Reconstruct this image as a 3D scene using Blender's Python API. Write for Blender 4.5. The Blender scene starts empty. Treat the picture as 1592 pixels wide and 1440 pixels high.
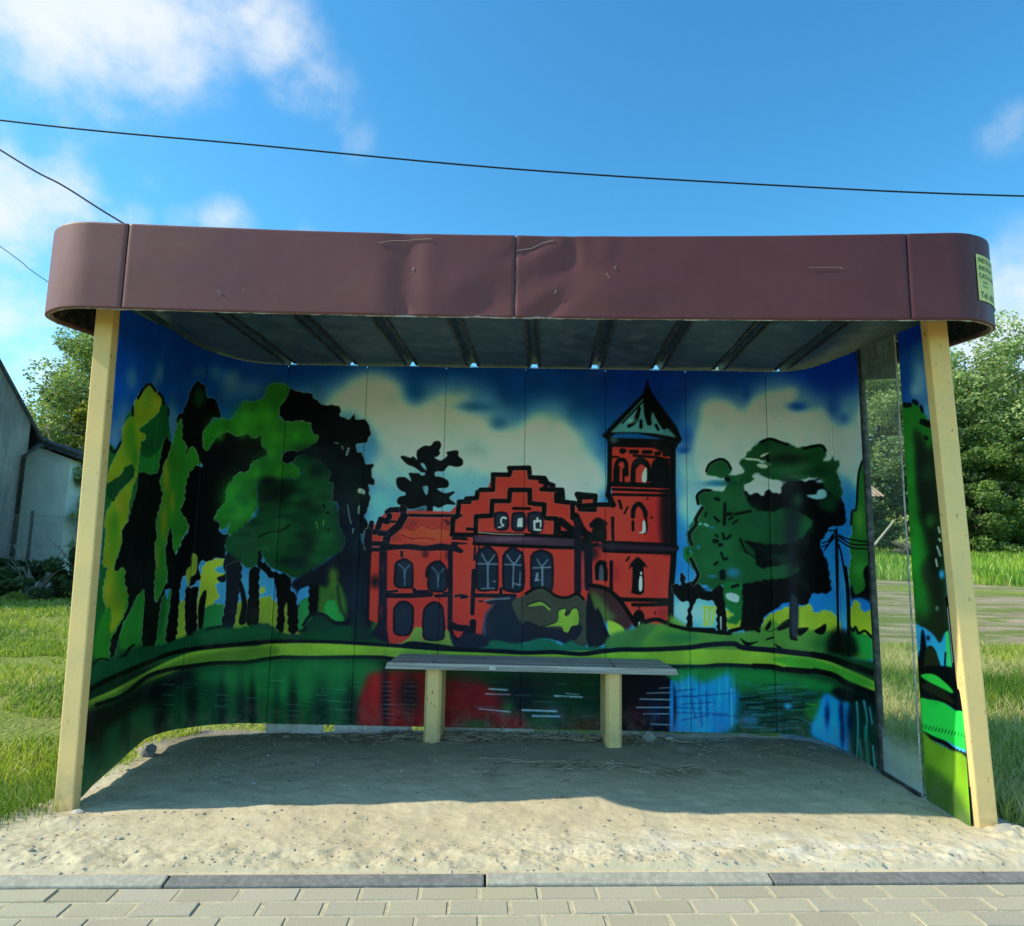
import bpy, bmesh, math, random
import numpy as np
from mathutils import Vector, Matrix

SC = bpy.context.scene
COL = SC.collection
random.seed(7)
RS = np.random.RandomState(11)


# ---------------------------------------------------------------- helpers
def lin(c):
    c = np.asarray(c, float)
    if c.max() > 1.0:
        c = c / 255.
    return np.where(c <= .04045, c / 12.92, ((c + .055) / 1.055) ** 2.4)


def tag(o, label=None, cat=None, group=None, kind=None):
    if label: o['label'] = label
    if cat: o['category'] = cat
    if group: o['group'] = group
    if kind: o['kind'] = kind
    return o


def empty(name, loc, label, cat, group=None):
    o = bpy.data.objects.new(name, None)
    o.empty_display_size = .1
    o.location = loc
    COL.objects.link(o)
    return tag(o, label, cat, group)


def link(name, me, mat=None, parent=None, world=True, smooth=False):
    """me is built in world coordinates; when it has a parent the child is moved so that it stays in place"""
    o = bpy.data.objects.new(name, me)
    COL.objects.link(o)
    if mat is not None:
        me.materials.append(mat)
    if parent is not None:
        o.parent = parent
        if world:
            r = parent
            off = Vector((0, 0, 0))
            while r is not None:
                off += r.location
                r = r.parent
            me.transform(Matrix.Translation(-off))
    if smooth:
        me.polygons.foreach_set('use_smooth', [True] * len(me.polygons))
    return o


def mesh_np(name, V, Fc, uvs=None, col=None, smooth=False):
    """V (n,3), Fc (m,k) all faces with k corners"""
    V = np.asarray(V, np.float32); Fc = np.asarray(Fc, np.int32)
    me = bpy.data.meshes.new(name)
    me.vertices.add(len(V)); me.vertices.foreach_set('co', V.ravel())
    k = Fc.shape[1]
    me.loops.add(Fc.size); me.loops.foreach_set('vertex_index', Fc.ravel())
    me.polygons.add(len(Fc)); me.polygons.foreach_set('loop_start', np.arange(0, Fc.size, k, dtype=np.int32))
    me.polygons.foreach_set('use_smooth', np.full(len(Fc), bool(smooth)))
    me.update(calc_edges=True)
    if col is not None:
        a = me.color_attributes.new('Col', 'FLOAT_COLOR', 'POINT')
        c = np.ones((len(V), 4), np.float32); c[:, :3] = col
        a.data.foreach_set('color', c.ravel())
    me.validate()
    return me


class MB:
    """collects simple solids into one mesh"""
    def __init__(s): s.v = []; s.f = []

    def add(s, vs, fs):
        b = len(s.v); s.v += [tuple(v) for v in vs]; s.f += [tuple(b + i for i in f) for f in fs]

    def hexa(s, bot, top):
        s.add(list(bot) + list(top), [(3, 2, 1, 0), (4, 5, 6, 7), (0, 1, 5, 4), (1, 2, 6, 5), (2, 3, 7, 6), (3, 0, 4, 7)])

    def box(s, x0, x1, y0, y1, z0, z1):
        s.hexa([(x0, y0, z0), (x1, y0, z0), (x1, y1, z0), (x0, y1, z0)], [(x0, y0, z1), (x1, y0, z1), (x1, y1, z1), (x0, y1, z1)])

    def tube(s, P, R, n=8, cap=True):
        P = [Vector(p) for p in P]
        if not hasattr(R, '__len__'): R = [R] * len(P)
        b = len(s.v)
        up = Vector((.13, .27, 1)).normalized()
        for i, p in enumerate(P):
            d = (P[min(i + 1, len(P) - 1)] - P[max(i - 1, 0)]).normalized()
            a = d.cross(up)
            if a.length < 1e-3: a = d.cross(Vector((1, 0, 0)))
            a.normalize(); c = d.cross(a)
            for k in range(n):
                t = 2 * math.pi * k / n
                s.v.append(tuple(p + (a * math.cos(t) + c * math.sin(t)) * R[i]))
        for i in range(len(P) - 1):
            for k in range(n):
                s.f.append((b + i * n + k, b + i * n + (k + 1) % n, b + (i + 1) * n + (k + 1) % n, b + (i + 1) * n + k))
        if cap:
            s.f.append(tuple(b + k for k in range(n))[::-1]); s.f.append(tuple(b + (len(P) - 1) * n + k for k in range(n)))

    def build(s, name, mat=None, parent=None, smooth=False, bevel=0):
        me = bpy.data.meshes.new(name)
        me.from_pydata(s.v, [], s.f)
        bm = bmesh.new(); bm.from_mesh(me)
        bmesh.ops.recalc_face_normals(bm, faces=bm.faces)
        if bevel:
            bmesh.ops.bevel(bm, geom=[e for e in bm.edges if e.calc_face_angle(0) > .5], offset=bevel, segments=2, affect='EDGES', profile=.6)
        bm.to_mesh(me); bm.free()
        o = link(name, me, mat, parent, smooth=smooth)
        return o


def grid_faces(nu, nv):
    i = np.arange(nu - 1)[:, None] * nv + np.arange(nv - 1)[None]
    return np.stack([i, i + nv, i + nv + 1, i + 1], -1).reshape(-1, 4)


def vnoise(x, y, seed=0):
    """smooth value noise for arrays"""
    xi = np.floor(x).astype(np.int64); yi = np.floor(y).astype(np.int64)
    fx = x - xi; fy = y - yi
    fx = fx * fx * (3 - 2 * fx); fy = fy * fy * (3 - 2 * fy)

    def h(a, b):
        n = (a * 374761393 + b * 668265263 + seed * 1274126177) & 0xffffffff
        n = ((n ^ (n >> 13)) * 1274126177) & 0xffffffff
        return ((n ^ (n >> 16)) & 0xffff) / 65535.
    return (h(xi, yi) * (1 - fx) * (1 - fy) + h(xi + 1, yi) * fx * (1 - fy) + h(xi, yi + 1) * (1 - fx) * fy + h(xi + 1, yi + 1) * fx * fy) - .5


def fbm(x, y, o=4, seed=0):
    s = 0; a = 1.
    for k in range(o):
        s = s + a * vnoise(x * 2 ** k, y * 2 ** k, seed + k); a *= .5
    return s


# ---------------------------------------------------------------- materials
class NT:
    def __init__(s, name):
        s.m = bpy.data.materials.new(name); s.m.use_nodes = True
        s.t = s.m.node_tree; s.n = s.t.nodes; s.n.clear()
        s.out = s.n.new('ShaderNodeOutputMaterial')
        s.co = None

    def node(s, kind, **kw):
        n = s.n.new('ShaderNode' + kind)
        for k, v in kw.items():
            if k in n.inputs: s.set(n.inputs[k], v)
            else: setattr(n, k, v)
        return n

    def set(s, sock, v):
        if hasattr(v, 'is_output') or isinstance(v, bpy.types.NodeSocket): s.t.links.new(v, sock)
        else:
            if sock.type == 'RGBA' and len(v) == 3: v = (*v, 1)
            sock.default_value = v

    def coord(s):
        if s.co is None: s.co = s.node('NewGeometry').outputs['Position']
        return s.co

    def noise(s, scale, detail=5, rough=.55, vec=None, stretch=None, dist=0):
        v = vec or s.coord()
        if stretch:
            mp = s.node('Mapping'); s.set(mp.inputs['Vector'], v); mp.inputs['Scale'].default_value = stretch; v = mp.outputs[0]
        n = s.node('TexNoise', Scale=scale, Detail=detail, Roughness=rough, Distortion=dist); s.set(n.inputs['Vector'], v)
        return n.outputs['Fac']

    def ramp(s, fac, *stops):
        r = s.node('ValToRGB'); s.set(r.inputs[0], fac)
        e = r.color_ramp.elements
        while len(e) < len(stops): e.new(.5)
        for k, (p, c) in enumerate(stops):
            e[k].position = p
            if not hasattr(c, '__len__'): c = (c, c, c)
            e[k].color = (*c[:3], 1)
        return r.outputs[0]

    def mix(s, fac, a, b, mode='MIX'):
        m = s.node('Mix', data_type='RGBA', blend_type=mode)
        s.set(m.inputs[0], fac); s.set(m.inputs[6], a); s.set(m.inputs[7], b)
        return m.outputs[2]

    def math(s, op, a, b=0., c=0., clamp=False):
        m = s.node('Math', operation=op, use_clamp=clamp)
        s.set(m.inputs[0], a); s.set(m.inputs[1], b); s.set(m.inputs[2], c)
        return m.outputs[0]

    def bump(s, h, strength=.3, dist=.01, normal=None):
        b = s.node('Bump', Strength=strength, Distance=dist); s.set(b.inputs['Height'], h)
        if normal: s.set(b.inputs['Normal'], normal)
        return b.outputs[0]

    def bsdf(s, color, rough=.7, spec=.4, metal=0, normal=None, **kw):
        p = s.node('BsdfPrincipled')
        s.set(p.inputs['Base Color'], color); s.set(p.inputs['Roughness'], rough)
        s.set(p.inputs['Specular IOR Level'], spec); s.set(p.inputs['Metallic'], metal)
        for k, v in kw.items(): s.set(p.inputs[k], v)
        if normal: s.set(p.inputs['Normal'], normal)
        s.t.links.new(p.outputs[0], s.out.inputs[0])
        return s.m


def speckled(name, base, dark, light, scale=3, rough=.7, spec=.35, bstr=.2, metal=0, spots=None, sscale=60, streak=None):
    t = NT(name)
    c = t.mix(t.ramp(t.noise(scale, 6), (.3, 0), (.7, 1)), dark, base)
    c = t.mix(t.ramp(t.noise(scale * 4.3, 6), (.45, 0), (.75, 1)), c, light)
    if streak: c = t.mix(t.ramp(t.noise(6, 5, stretch=(1, 1, .08)), (.5, 0), (.8, streak)), c, dark)
    if spots is not None: c = t.mix(t.ramp(t.noise(sscale, 3, .7), (.68, 0), (.74, 1)), c, spots)
    nb = t.bump(t.noise(scale * 12, 6), bstr, .004)
    return t.bsdf(c, rough, spec, metal, nb)


def leaf_mat(name, gain=1.0, trans=.35):
    t = NT(name)
    a = t.node('Attribute', attribute_name='Col').outputs['Color']
    d = t.node('BsdfPrincipled'); t.set(d.inputs['Base Color'], a); t.set(d.inputs['Roughness'], .55); t.set(d.inputs['Specular IOR Level'], .3)
    tr = t.node('BsdfTranslucent'); t.set(tr.inputs[0], t.mix(1., a, (1.0, 1.1, .45, 1), 'MULTIPLY'))
    mx = t.node('MixShader', Fac=trans); t.set(mx.inputs[1], d.outputs[0]); t.set(mx.inputs[2], tr.outputs[0])
    t.t.links.new(mx.outputs[0], t.out.inputs[0])
    return t.m

SKYSAT, SKYVAL, SKYSTR, SUNE = 1.27, 1.85, .145, 5.0
SKYTINT = (.66, 1.08, .99, 1)
CLOUDC = (6.6, 6.9, 7.1, 1)
MGAIN, MGAMMA = (2.25, 2.25, 2.25), 1.10
# ---------------------------------------------------------------- the painted mural
# The mural is traced as smooth shapes on a canvas; canvas units are "chart" units of the unrolled wall.
CX0, CY0, CW, CH, CS = 100, 465, 1440, 835, 1.6
NW, NH = int(CW * CS), int(CH * CS)
GR = {'a': (130, 560, 3.1304), 'b': (550, 560, 4.8), 'c': (550, 780, 5.76), 'd': (700, 700, 4.3654),
      'e': (860, 560, 3.064), 'f': (1020, 560, 3.1316), 'g': (1300, 340, 4.0), 'h': (1300, 680, 4.0),
      'i': (1300, 1000, 4.0), 'j': (130, 970, 3.387), 'k': (560, 980, 3.0615), 'l': (960, 980, 3.618), 'p': (0, 0, 1.0)}
WSC = {'b': 1.3, 'c': 1.35, 'd': 1.4, 'e': 1.35, 'f': 1.2, 'a': 1.15}
SCALLOP = 1.5
canvas = np.zeros((NH, NW, 3), np.float32)
YY, XX = np.mgrid[0:NH, 0:NW].astype(np.float32)


def pts(g, s):
    ox, oy, k = GR[g]
    a = np.array([[float(v) for v in q.split(',')] for q in s.split()])
    return np.stack([(ox + a[:, 0] / k - CX0) * CS, (oy + a[:, 1] / k - CY0) * CS], 1)


def spline(a, closed=True, n=5):
    m = len(a)
    out = []
    rng = range(m if closed else m - 1)
    for i in rng:
        if closed:
            p0, p1, p2, p3 = a[(i - 1) % m], a[i], a[(i + 1) % m], a[(i + 2) % m]
        else:
            p0, p1, p2, p3 = a[max(i - 1, 0)], a[i], a[i + 1], a[min(i + 2, m - 1)]
        for t in np.arange(n) / n:
            out.append(.5 * ((2 * p1) + (-p0 + p2) * t + (2 * p0 - 5 * p1 + 4 * p2 - p3) * t * t + (-p0 + 3 * p1 - 3 * p2 + p3) * t ** 3))
    if not closed:
        out.append(a[-1])
    return np.array(out)


def polymask(a, x0, y0, x1, y1, ss=2):
    w, h = (x1 - x0) * ss, (y1 - y0) * ss
    m = np.zeros((h, w + 1), np.int32)
    q = (a - np.array([x0, y0])) * ss
    n = len(q)
    for i in range(n):
        xa, ya = q[i]
        xb, yb = q[(i + 1) % n]
        if ya == yb:
            continue
        if ya > yb:
            xa, ya, xb, yb = xb, yb, xa, ya
        r0, r1 = max(0, int(math.ceil(ya - .5))), min(h - 1, int(math.ceil(yb - .5)) - 1)
        if r1 < r0:
            continue
        r = np.arange(r0, r1 + 1)
        xi = xa + (r + .5 - ya) * (xb - xa) / (yb - ya)
        c = np.clip(np.ceil(xi - .5).astype(int), 0, w)
        m[r, c] += 1
    m = (np.cumsum(m, 1)[:, :w] % 2).astype(np.float32)
    return m.reshape(y1 - y0, ss, x1 - x0, ss).mean((1, 3))


def blur1(m, s):
    if s <= 0:
        return m
    r = max(1, int(s * 2.5))
    k = np.exp(-.5 * (np.arange(-r, r + 1) / s) ** 2)
    k /= k.sum()
    for ax in (0, 1):
        p = np.pad(m, [(r, r) if i == ax else (0, 0) for i in (0, 1)], mode='edge')
        o = np.zeros_like(m)
        for j, kv in enumerate(k):
            o += kv * (p[j:j + m.shape[0], :] if ax == 0 else p[:, j:j + m.shape[1]])
        m = o
    return m


def comp(mask, col, x0, y0, x1, y1, alpha=1.):
    c = canvas[y0:y1, x0:x1]
    m = (mask * alpha)[..., None]
    c += (np.array(col, np.float32) - c) * m


def bbox(a, pad):
    x0 = max(0, int(a[:, 0].min() - pad)); y0 = max(0, int(a[:, 1].min() - pad))
    x1 = min(NW, int(a[:, 0].max() + pad) + 2); y1 = min(NH, int(a[:, 1].max() + pad) + 2)
    return x0, y0, x1, y1


def P(g, col, s, blur=0, alpha=1., smooth=True, halo=0):
    """filled shape; blur in chart units"""
    a = pts(g, s)
    if smooth:
        a = spline(a)
        if g in 'af' and blur < 1.3 and abs((a[:, 0] * np.roll(a[:, 1], -1) - np.roll(a[:, 0], -1) * a[:, 1]).sum()) / np.hypot(*(np.roll(a, -1, 0) - a).T).sum() > 11 * CS:          # leafy, scalloped outline
            seg = np.hypot(*(np.roll(a, -1, 0) - a).T); cum = np.concatenate([[0], np.cumsum(seg)]); tot = cum[-1]
            m = max(12, int(tot / (1.6 * CS))); t_ = np.linspace(0, tot, m, endpoint=False)
            aa = np.concatenate([a, a[:1]]); x_ = np.interp(t_, cum, aa[:, 0]); y_ = np.interp(t_, cum, aa[:, 1])
            b_ = np.stack([x_, y_], 1); tg_ = np.roll(b_, -1, 0) - np.roll(b_, 1, 0); tg_ /= np.hypot(*tg_.T)[:, None] + 1e-9
            u = t_ / CS; ph = a[0, 0]
            w_ = np.abs(np.sin(u / 5.2 + 1.6 * np.sin(u / 23. + ph))) - .64 + .35 * np.sin(u / 1.9 + ph)
            a = b_ + np.stack([tg_[:, 1], -tg_[:, 0]], 1) * (w_ * SCALLOP * CS)[:, None] * (1 if (b_[:, 0] * np.roll(b_[:, 1], -1) - np.roll(b_[:, 0], -1) * b_[:, 1]).sum() > 0 else -1)
    bl = blur * CS
    x0, y0, x1, y1 = bbox(a, 3 * bl + 4)
    if x1 <= x0 or y1 <= y0:
        return
    m = polymask(a, x0, y0, x1, y1)
    if halo:
        hm = np.clip(blur1(m, 1.3) * 2.2, 0, 1)
        comp(hm, (205, 210, 190), x0, y0, x1, y1, halo)
    m = blur1(m, max(bl, .45))
    comp(m, col, x0, y0, x1, y1, alpha)


def L(g, col, s, w, blur=0, alpha=1., w2=None, smooth=True, halo=0):
    """brush stroke of width w (chart units), tapering to w2"""
    w = w * WSC.get(g, 1.); w2 = None if w2 is None else w2 * WSC.get(g, 1.)
    a = pts(g, s)
    if smooth and len(a) > 2:
        a = spline(a, False, 4)
    r = w * CS / 2
    r2 = (w if w2 is None else w2) * CS / 2
    soft = .6 + blur * CS
    x0, y0, x1, y1 = bbox(a, max(r, r2) + soft * 2 + 3)
    if x1 <= x0 or y1 <= y0:
        return
    X, Y = XX[y0:y1, x0:x1], YY[y0:y1, x0:x1]
    best = np.full(X.shape, 1e9, np.float32)
    n = len(a) - 1
    for i in range(n):
        ax, ay = a[i]; bx, by = a[i + 1]
        rr = r + (r2 - r) * (i + .5) / n
        sx0, sy0, sx1, sy1 = [int(v) for v in (min(ax, bx) - rr - soft * 2 - 3 - x0, min(ay, by) - rr - soft * 2 - 3 - y0,
                                              max(ax, bx) + rr + soft * 2 + 4 - x0, max(ay, by) + rr + soft * 2 + 4 - y0)]
        sx0, sy0 = max(sx0, 0), max(sy0, 0)
        Xs, Ys = X[sy0:sy1, sx0:sx1], Y[sy0:sy1, sx0:sx1]
        if Xs.size == 0:
            continue
        dx, dy = bx - ax, by - ay
        t = np.clip(((Xs - ax) * dx + (Ys - ay) * dy) / (dx * dx + dy * dy + 1e-9), 0, 1)
        d = np.hypot(Xs - ax - t * dx, Ys - ay - t * dy) - rr
        best[sy0:sy1, sx0:sx1] = np.minimum(best[sy0:sy1, sx0:sx1], d)
    if halo:
        comp(np.clip(.5 - (best - 1.3) / 1.6, 0, 1), (205, 210, 190), x0, y0, x1, y1, halo)
    m = np.clip(.5 - best / (2 * soft), 0, 1)
    m = m * m * (3 - 2 * m)
    comp(m, col, x0, y0, x1, y1, alpha)


def B(g, col, cx, cy, rx, ry, alpha=.7, rot=0):
    """airbrushed spot; radii in the group's own units"""
    ox, oy, k = GR[g]
    x = (ox + cx / k - CX0) * CS; y = (oy + cy / k - CY0) * CS
    rx = rx / k * CS; ry = ry / k * CS
    R = 2.2 * max(rx, ry)
    x0, y0, x1, y1 = max(0, int(x - R)), max(0, int(y - R)), min(NW, int(x + R)), min(NH, int(y + R))
    if x1 <= x0 or y1 <= y0:
        return
    X, Y = XX[y0:y1, x0:x1] - x, YY[y0:y1, x0:x1] - y
    c, s_ = math.cos(rot), math.sin(rot)
    u = (X * c + Y * s_) / rx; v = (-X * s_ + Y * c) / ry
    comp(np.exp(-(u * u + v * v) ** 1.2), col, x0, y0, x1, y1, alpha)


def paint_mural():
    BK = (4, 6, 10); ND = (14, 20, 32); RD = (204, 54, 46); DR = (150, 42, 42)
    # ------------------------------------------------ sky
    gy = (YY / CS + CY0)
    t = np.clip((gy - 540) / 420, 0, 1)[..., None]
    canvas[:] = np.array((0, 50, 118), np.float32) * (1 - t) + np.array((60, 140, 200), np.float32) * t
    B('p', (0, 70, 160), 200, 560, 130, 90, .6)
    B('p', (0, 50, 170), 1300, 580, 130, 70, .7)
    B('p', (0, 40, 130), 1010, 590, 90, 60, .7)
    for c in [((235, 90), (30, 60), .5), ((200, 300), (40, 110), .5), ((370, 60), (22, 55), .55), ((345, 120), (18, 50), .4), ((430, 300), (30, 110), .6),
              ((720, 90), (50, 45), .55), ((640, 60), (35, 40), .35), ((800, 140), (90, 45), .4), ((150, 370), (30, 80), .6), ((700, 150), (40, 60), .3), ((560, 60), (40, 30), .25)]:
        B('a', (110, 140, 155), *c[0], *c[1], c[2])
    # middle clouds
    CL = (172, 188, 190)
    P('p', (96, 146, 180), '440,620 500,600 560,575 610,575 640,600 700,590 750,600 800,640 850,620 900,640 945,690 960,760 900,800 560,900 540,720', 12, .75)
    P('p', CL, '500,640 535,600 570,582 600,585 622,602 628,625 650,632 680,615 715,612 735,618 712,632 722,645 770,652 800,668 830,648 870,650 895,668 910,695 935,725 940,760 900,790 840,760 760,745 720,740 690,735 640,745 600,760 575,735 590,700 575,660 540,640', 7, .95)
    P('p', (188, 194, 176), '560,610 600,600 620,630 660,640 720,640 780,662 800,675 850,660 885,672 905,705 880,720 800,700 700,670 620,680 590,650', 10, .7)
    P('p', (120, 165, 195), '590,720 640,730 700,720 760,738 800,752 780,790 700,800 600,840 570,800', 12, .8); P('p', (96, 160, 200), '560,790 620,760 640,800 600,860 560,860', 10, .7)
    P('p', (176, 184, 176), '700,700 760,705 820,715 900,730 930,755 860,760 780,735 720,725', 7, .8)
    for cx, cy, rx, ry, al in [(645, 606, 14, 18, .8), (775, 658, 16, 12, .7), (740, 632, 34, 7, .5), (898, 640, 18, 22, .5), (940, 680, 12, 22, .5)]:
        B('p', (10, 72, 132), cx, cy, rx, ry, al)
    # right clouds
    P('p', (120, 165, 200), '1070,640 1100,605 1150,615 1200,585 1250,600 1290,620 1330,610 1360,600 1360,780 1080,860 1060,760', 12, .7)
    P('p', CL, '1088,660 1092,632 1110,622 1135,625 1155,640 1168,622 1190,612 1215,606 1236,604 1240,616 1228,632 1240,640 1280,636 1295,650 1305,664 1325,655 1345,620 1362,600 1362,720 1345,760 1330,760 1310,740 1240,760 1160,780 1110,770 1080,730 1076,690', 5, .95)
    P('p', (150, 176, 190), '1052,700 1075,690 1090,760 1080,830 1056,800 1050,740', 8, .8); P('p', (140, 175, 195), '1055,780 1075,790 1070,840 1052,830', 6, .7)
    for cx, cy, rx, ry, al in [(1240, 632, 16, 7, .8), (1160, 612, 8, 14, .5), (1068, 680, 12, 20, .6), (1296, 632, 12, 20, .6), (1312, 650, 7, 8, .5), (1062, 700, 10, 6, .8)]:
        B('p', (5, 60, 145), cx, cy, rx, ry, al)
    for cx, cy, rx, ry, al in [(110, 850, 60, 250, .9), (940, 700, 60, 100, .9), (900, 900, 120, 160, .95), (640, 1200, 160, 60, .9), (800, 1180, 150, 80, .95), (1000, 1150, 60, 80, .9)]:
        B('f', (25, 110, 195), cx, cy, rx, ry, al)
    for cx, cy, rx, ry in [(140, 700, 40, 70), (120, 1230, 60, 80), (220, 1230, 90, 70)]:
        B('f', (150, 185, 200), cx, cy, rx, ry, .8)
    # ------------------------------------------------ hill and undergrowth behind the left trees
    P('a', (34, 78, 40), '20,1100 120,1080 240,1100 420,1180 470,1330 600,1300 700,1270 900,1270 960,1310 1100,1290 1320,1270 1440,1280 1440,1500 20,1500', 2)
    P('a', (60, 130, 190), '460,1030 640,1000 720,980 800,960 1010,1010 1110,1090 1110,1260 470,1260', 2)
    P('a', (120, 135, 45), '470,1180 600,1170 700,1200 780,1170 860,1160 905,1150 950,1190 1010,1170 1060,1160 1110,1190 1110,1330 460,1360', .6, halo=.4)
    P('a', (36, 110, 60), '590,1215 625,1190 670,1190 690,1210 690,1300 570,1310', .8)
    P('a', (40, 120, 60), '1045,1190 1080,1160 1105,1170 1110,1270 1030,1310', .8)
    P('a', (150, 160, 50), '565,1110 580,1010 610,980 675,965 680,995 640,1015 650,1035 690,1040 690,1065 660,1085 640,1095 660,1145 640,1175 600,1200 560,1200', .4, halo=.4)
    P('a', (140, 150, 50), '860,1110 880,1105 885,1125 860,1140', 1)
    # ------------------------------------------------ left poplars
    P('a', (28, 84, 38), '125,420 150,430 155,460 180,400 200,300 240,230 300,140 400,210 412,300 425,400 420,620 380,1000 420,1440 20,1440 60,1200 90,900 110,600', .6)
    P('a', (118, 132, 30), '325,128 350,148 388,192 375,235 345,272 318,298 275,335 308,365 290,395 275,440 262,560 245,600 225,690 212,790 188,825 180,905 160,965 150,1030 200,1010 205,1090 225,1160 200,1260 150,1330 130,1340 110,1210 95,1130 118,1010 95,1000 108,860 104,800 112,745 150,680 180,640 245,570 240,515 205,520 170,572 115,600 130,525 165,455 190,400 188,345 210,295 240,270 250,205 270,165 300,135', .4, halo=.5)
    for cx, cy, rx, ry, c in [(230, 360, 26, 80, (48, 110, 28)), (310, 190, 22, 50, (96, 130, 40)), (150, 800, 24, 90, (50, 115, 30)), (190, 1050, 40, 150, (40, 110, 35)), (140, 900, 20, 80, (80, 125, 35)), (220, 430, 26, 60, (70, 120, 35)),
                              (355, 210, 22, 40, (140, 140, 36)), (170, 700, 26, 40, (140, 134, 34)), (120, 1120, 14, 40, (140, 134, 34)), (250, 480, 16, 60, (40, 110, 36))]:
        B('a', c, cx, cy, rx, ry, .75)
    P('a', (38, 108, 34), '50,1440 70,1300 110,1215 135,1215 130,1330 160,1300 200,1220 215,1100 240,1170 225,1230 180,1290 140,1370 130,1440', 1)
    P('a', (20, 74, 36), '400,215 413,262 413,372 398,402 350,475 320,472 283,466 283,400 306,394 300,362 275,348 285,325 330,300 365,262 380,222', .5)
    P('a', (34, 104, 42), '283,466 330,474 398,402 412,380 390,450 375,520 330,552 290,545 266,560 272,500', 1)
    P('a', (18, 64, 32), '240,513 205,520 178,566 120,602 115,662 150,686 168,648 200,612 246,562', .4)
    L('a', BK, '265,185 285,150 310,120 330,122 350,150', 4, halo=.2); L('a', BK, '365,160 385,185 388,215', 4); L('a', BK, '240,230 240,270', 3)
    L('a', BK, '413,240 412,270', 3); L('a', BK, '130,425 150,450 180,400', 3, .5)
    P('a', (40, 112, 44), '230,1210 265,1140 292,1125 298,1160 290,1280 275,1380 180,1400 190,1280', 1)
    P('a', (36, 100, 44), '385,1300 405,1180 430,1095 432,1180 420,1290 400,1390 340,1410', 1)
    # second poplar
    P('a', (44, 108, 36), '470,285 488,290 490,385 508,402 540,415 568,480 585,505 545,520 515,560 500,620 490,690 475,732 500,770 515,812 500,836 470,900 450,942 430,900 430,830 415,850 400,920 412,1000 405,1080 380,1140 355,1182 345,1130 345,1000 355,980 350,900 360,860 360,790 385,660 372,600 385,540 410,470 432,410 447,350 460,300', .4, halo=.5)
    for cx, cy, rx, ry, c in [(402, 560, 18, 110, (134, 128, 30)), (390, 780, 20, 90, (128, 128, 32)), (430, 690, 16, 60, (124, 124, 34)), (360, 960, 12, 70, (100, 120, 36)), (440, 500, 30, 80, (50, 104, 34)), (480, 800, 24, 60, (40, 100, 36))]:
        B('a', c, cx, cy, rx, ry, .8)
    P('a', BK, '400,378 426,400 420,445 395,500 380,560 372,600 385,652 370,720 352,785 357,862 345,920 352,1000 345,1100 352,1182 400,1090 410,1060 400,960 400,920 420,820 433,850 435,905 450,945 480,880 510,830 515,808 480,745 470,730 490,690 500,600 520,545 550,515 582,520 560,480 550,440 530,420 497,460 505,415 482,385 480,290 450,310 465,262 480,258 500,215 530,130 560,106 592,130 602,180 640,190 662,240 668,285 640,278 605,320 580,372 592,440 615,425 650,372 700,350 750,372 790,358 830,380 866,370 870,415 900,460 850,487 822,500 800,545 755,550 720,592 695,632 695,680 665,722 635,772 662,790 665,842 705,852 690,900 690,962 640,965 600,985 580,975 560,1000 570,1060 545,1085 520,1110 560,1105 552,1180 550,1330 500,1345 495,1130 515,1090 500,1050 475,1080 465,1200 450,1360 400,1370 420,1200 425,1110 380,1170 345,1410 285,1400 298,1130 250,1170 225,1230 190,1290 150,1440 130,1440 135,1360 180,1280 215,1200 215,1130 200,1080 200,1012 150,1028 165,960 186,900 190,822 215,790 240,700 262,620 265,560 290,546 330,556 362,545 378,450', .4, halo=.5)
    P('a', (32, 92, 44), '545,145 565,130 590,160 600,185 565,235 545,225 535,190', 3, .5)
    P('a', (120, 132, 44), '530,945 552,955 552,1000 545,1040 520,1060 515,1110 500,1060 505,1020 525,1000', .4, halo=.5)
    P('a', BK, '585,1125 600,1130 592,1200 580,1300 560,1310 560,1190', .3)
    # big round tree: greens
    P('a', (38, 104, 34), '668,285 720,290 760,230 790,200 830,205 880,180 905,122 960,115 1002,135 985,190 950,250 975,300 1050,295 1105,310 1112,350 1145,376 1125,405 1060,442 985,440 972,482 1045,520 1052,560 1040,578 985,575 920,600 870,580 840,620 850,700 820,760 780,810 720,850 700,840 715,790 690,820 668,825 662,790 636,772 665,722 695,680 695,632 720,592 755,550 800,545 822,500 850,487 900,460 870,415 866,370 830,380 790,358 750,372 700,350 650,372 615,425 592,442 580,372 605,320', .5, halo=.4)
    for cx, cy, rx, ry, c, al in [(830, 290, 90, 60, (50, 128, 32), .8), (940, 170, 50, 50, (36, 100, 36), .7), (640, 340, 40, 50, (40, 110, 34), .7), (750, 680, 70, 90, (44, 130, 50), .85), (950, 380, 80, 50, (48, 112, 34), .6),
                                  (1050, 350, 60, 30, (34, 96, 34), .6), (880, 500, 60, 50, (30, 90, 36), .6), (770, 250, 30, 40, (24, 90, 50), .4)]:
        B('a', c, cx, cy, rx * 1.15, ry * 1.15, min(1., al * 1.15))
    # darker lower foliage
    P('a', (20, 66, 36), '850,600 920,598 985,576 1040,580 1052,560 1045,520 972,482 1060,442 1200,420 1330,450 1300,600 1200,520 1220,620 1215,680 1245,740 1245,800 1275,870 1260,930 1200,960 1150,1000 1040,1060 960,1030 900,1000 860,930 850,990 800,1010 740,960 700,930 690,880 720,850 790,800 850,740', 1.2)
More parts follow.
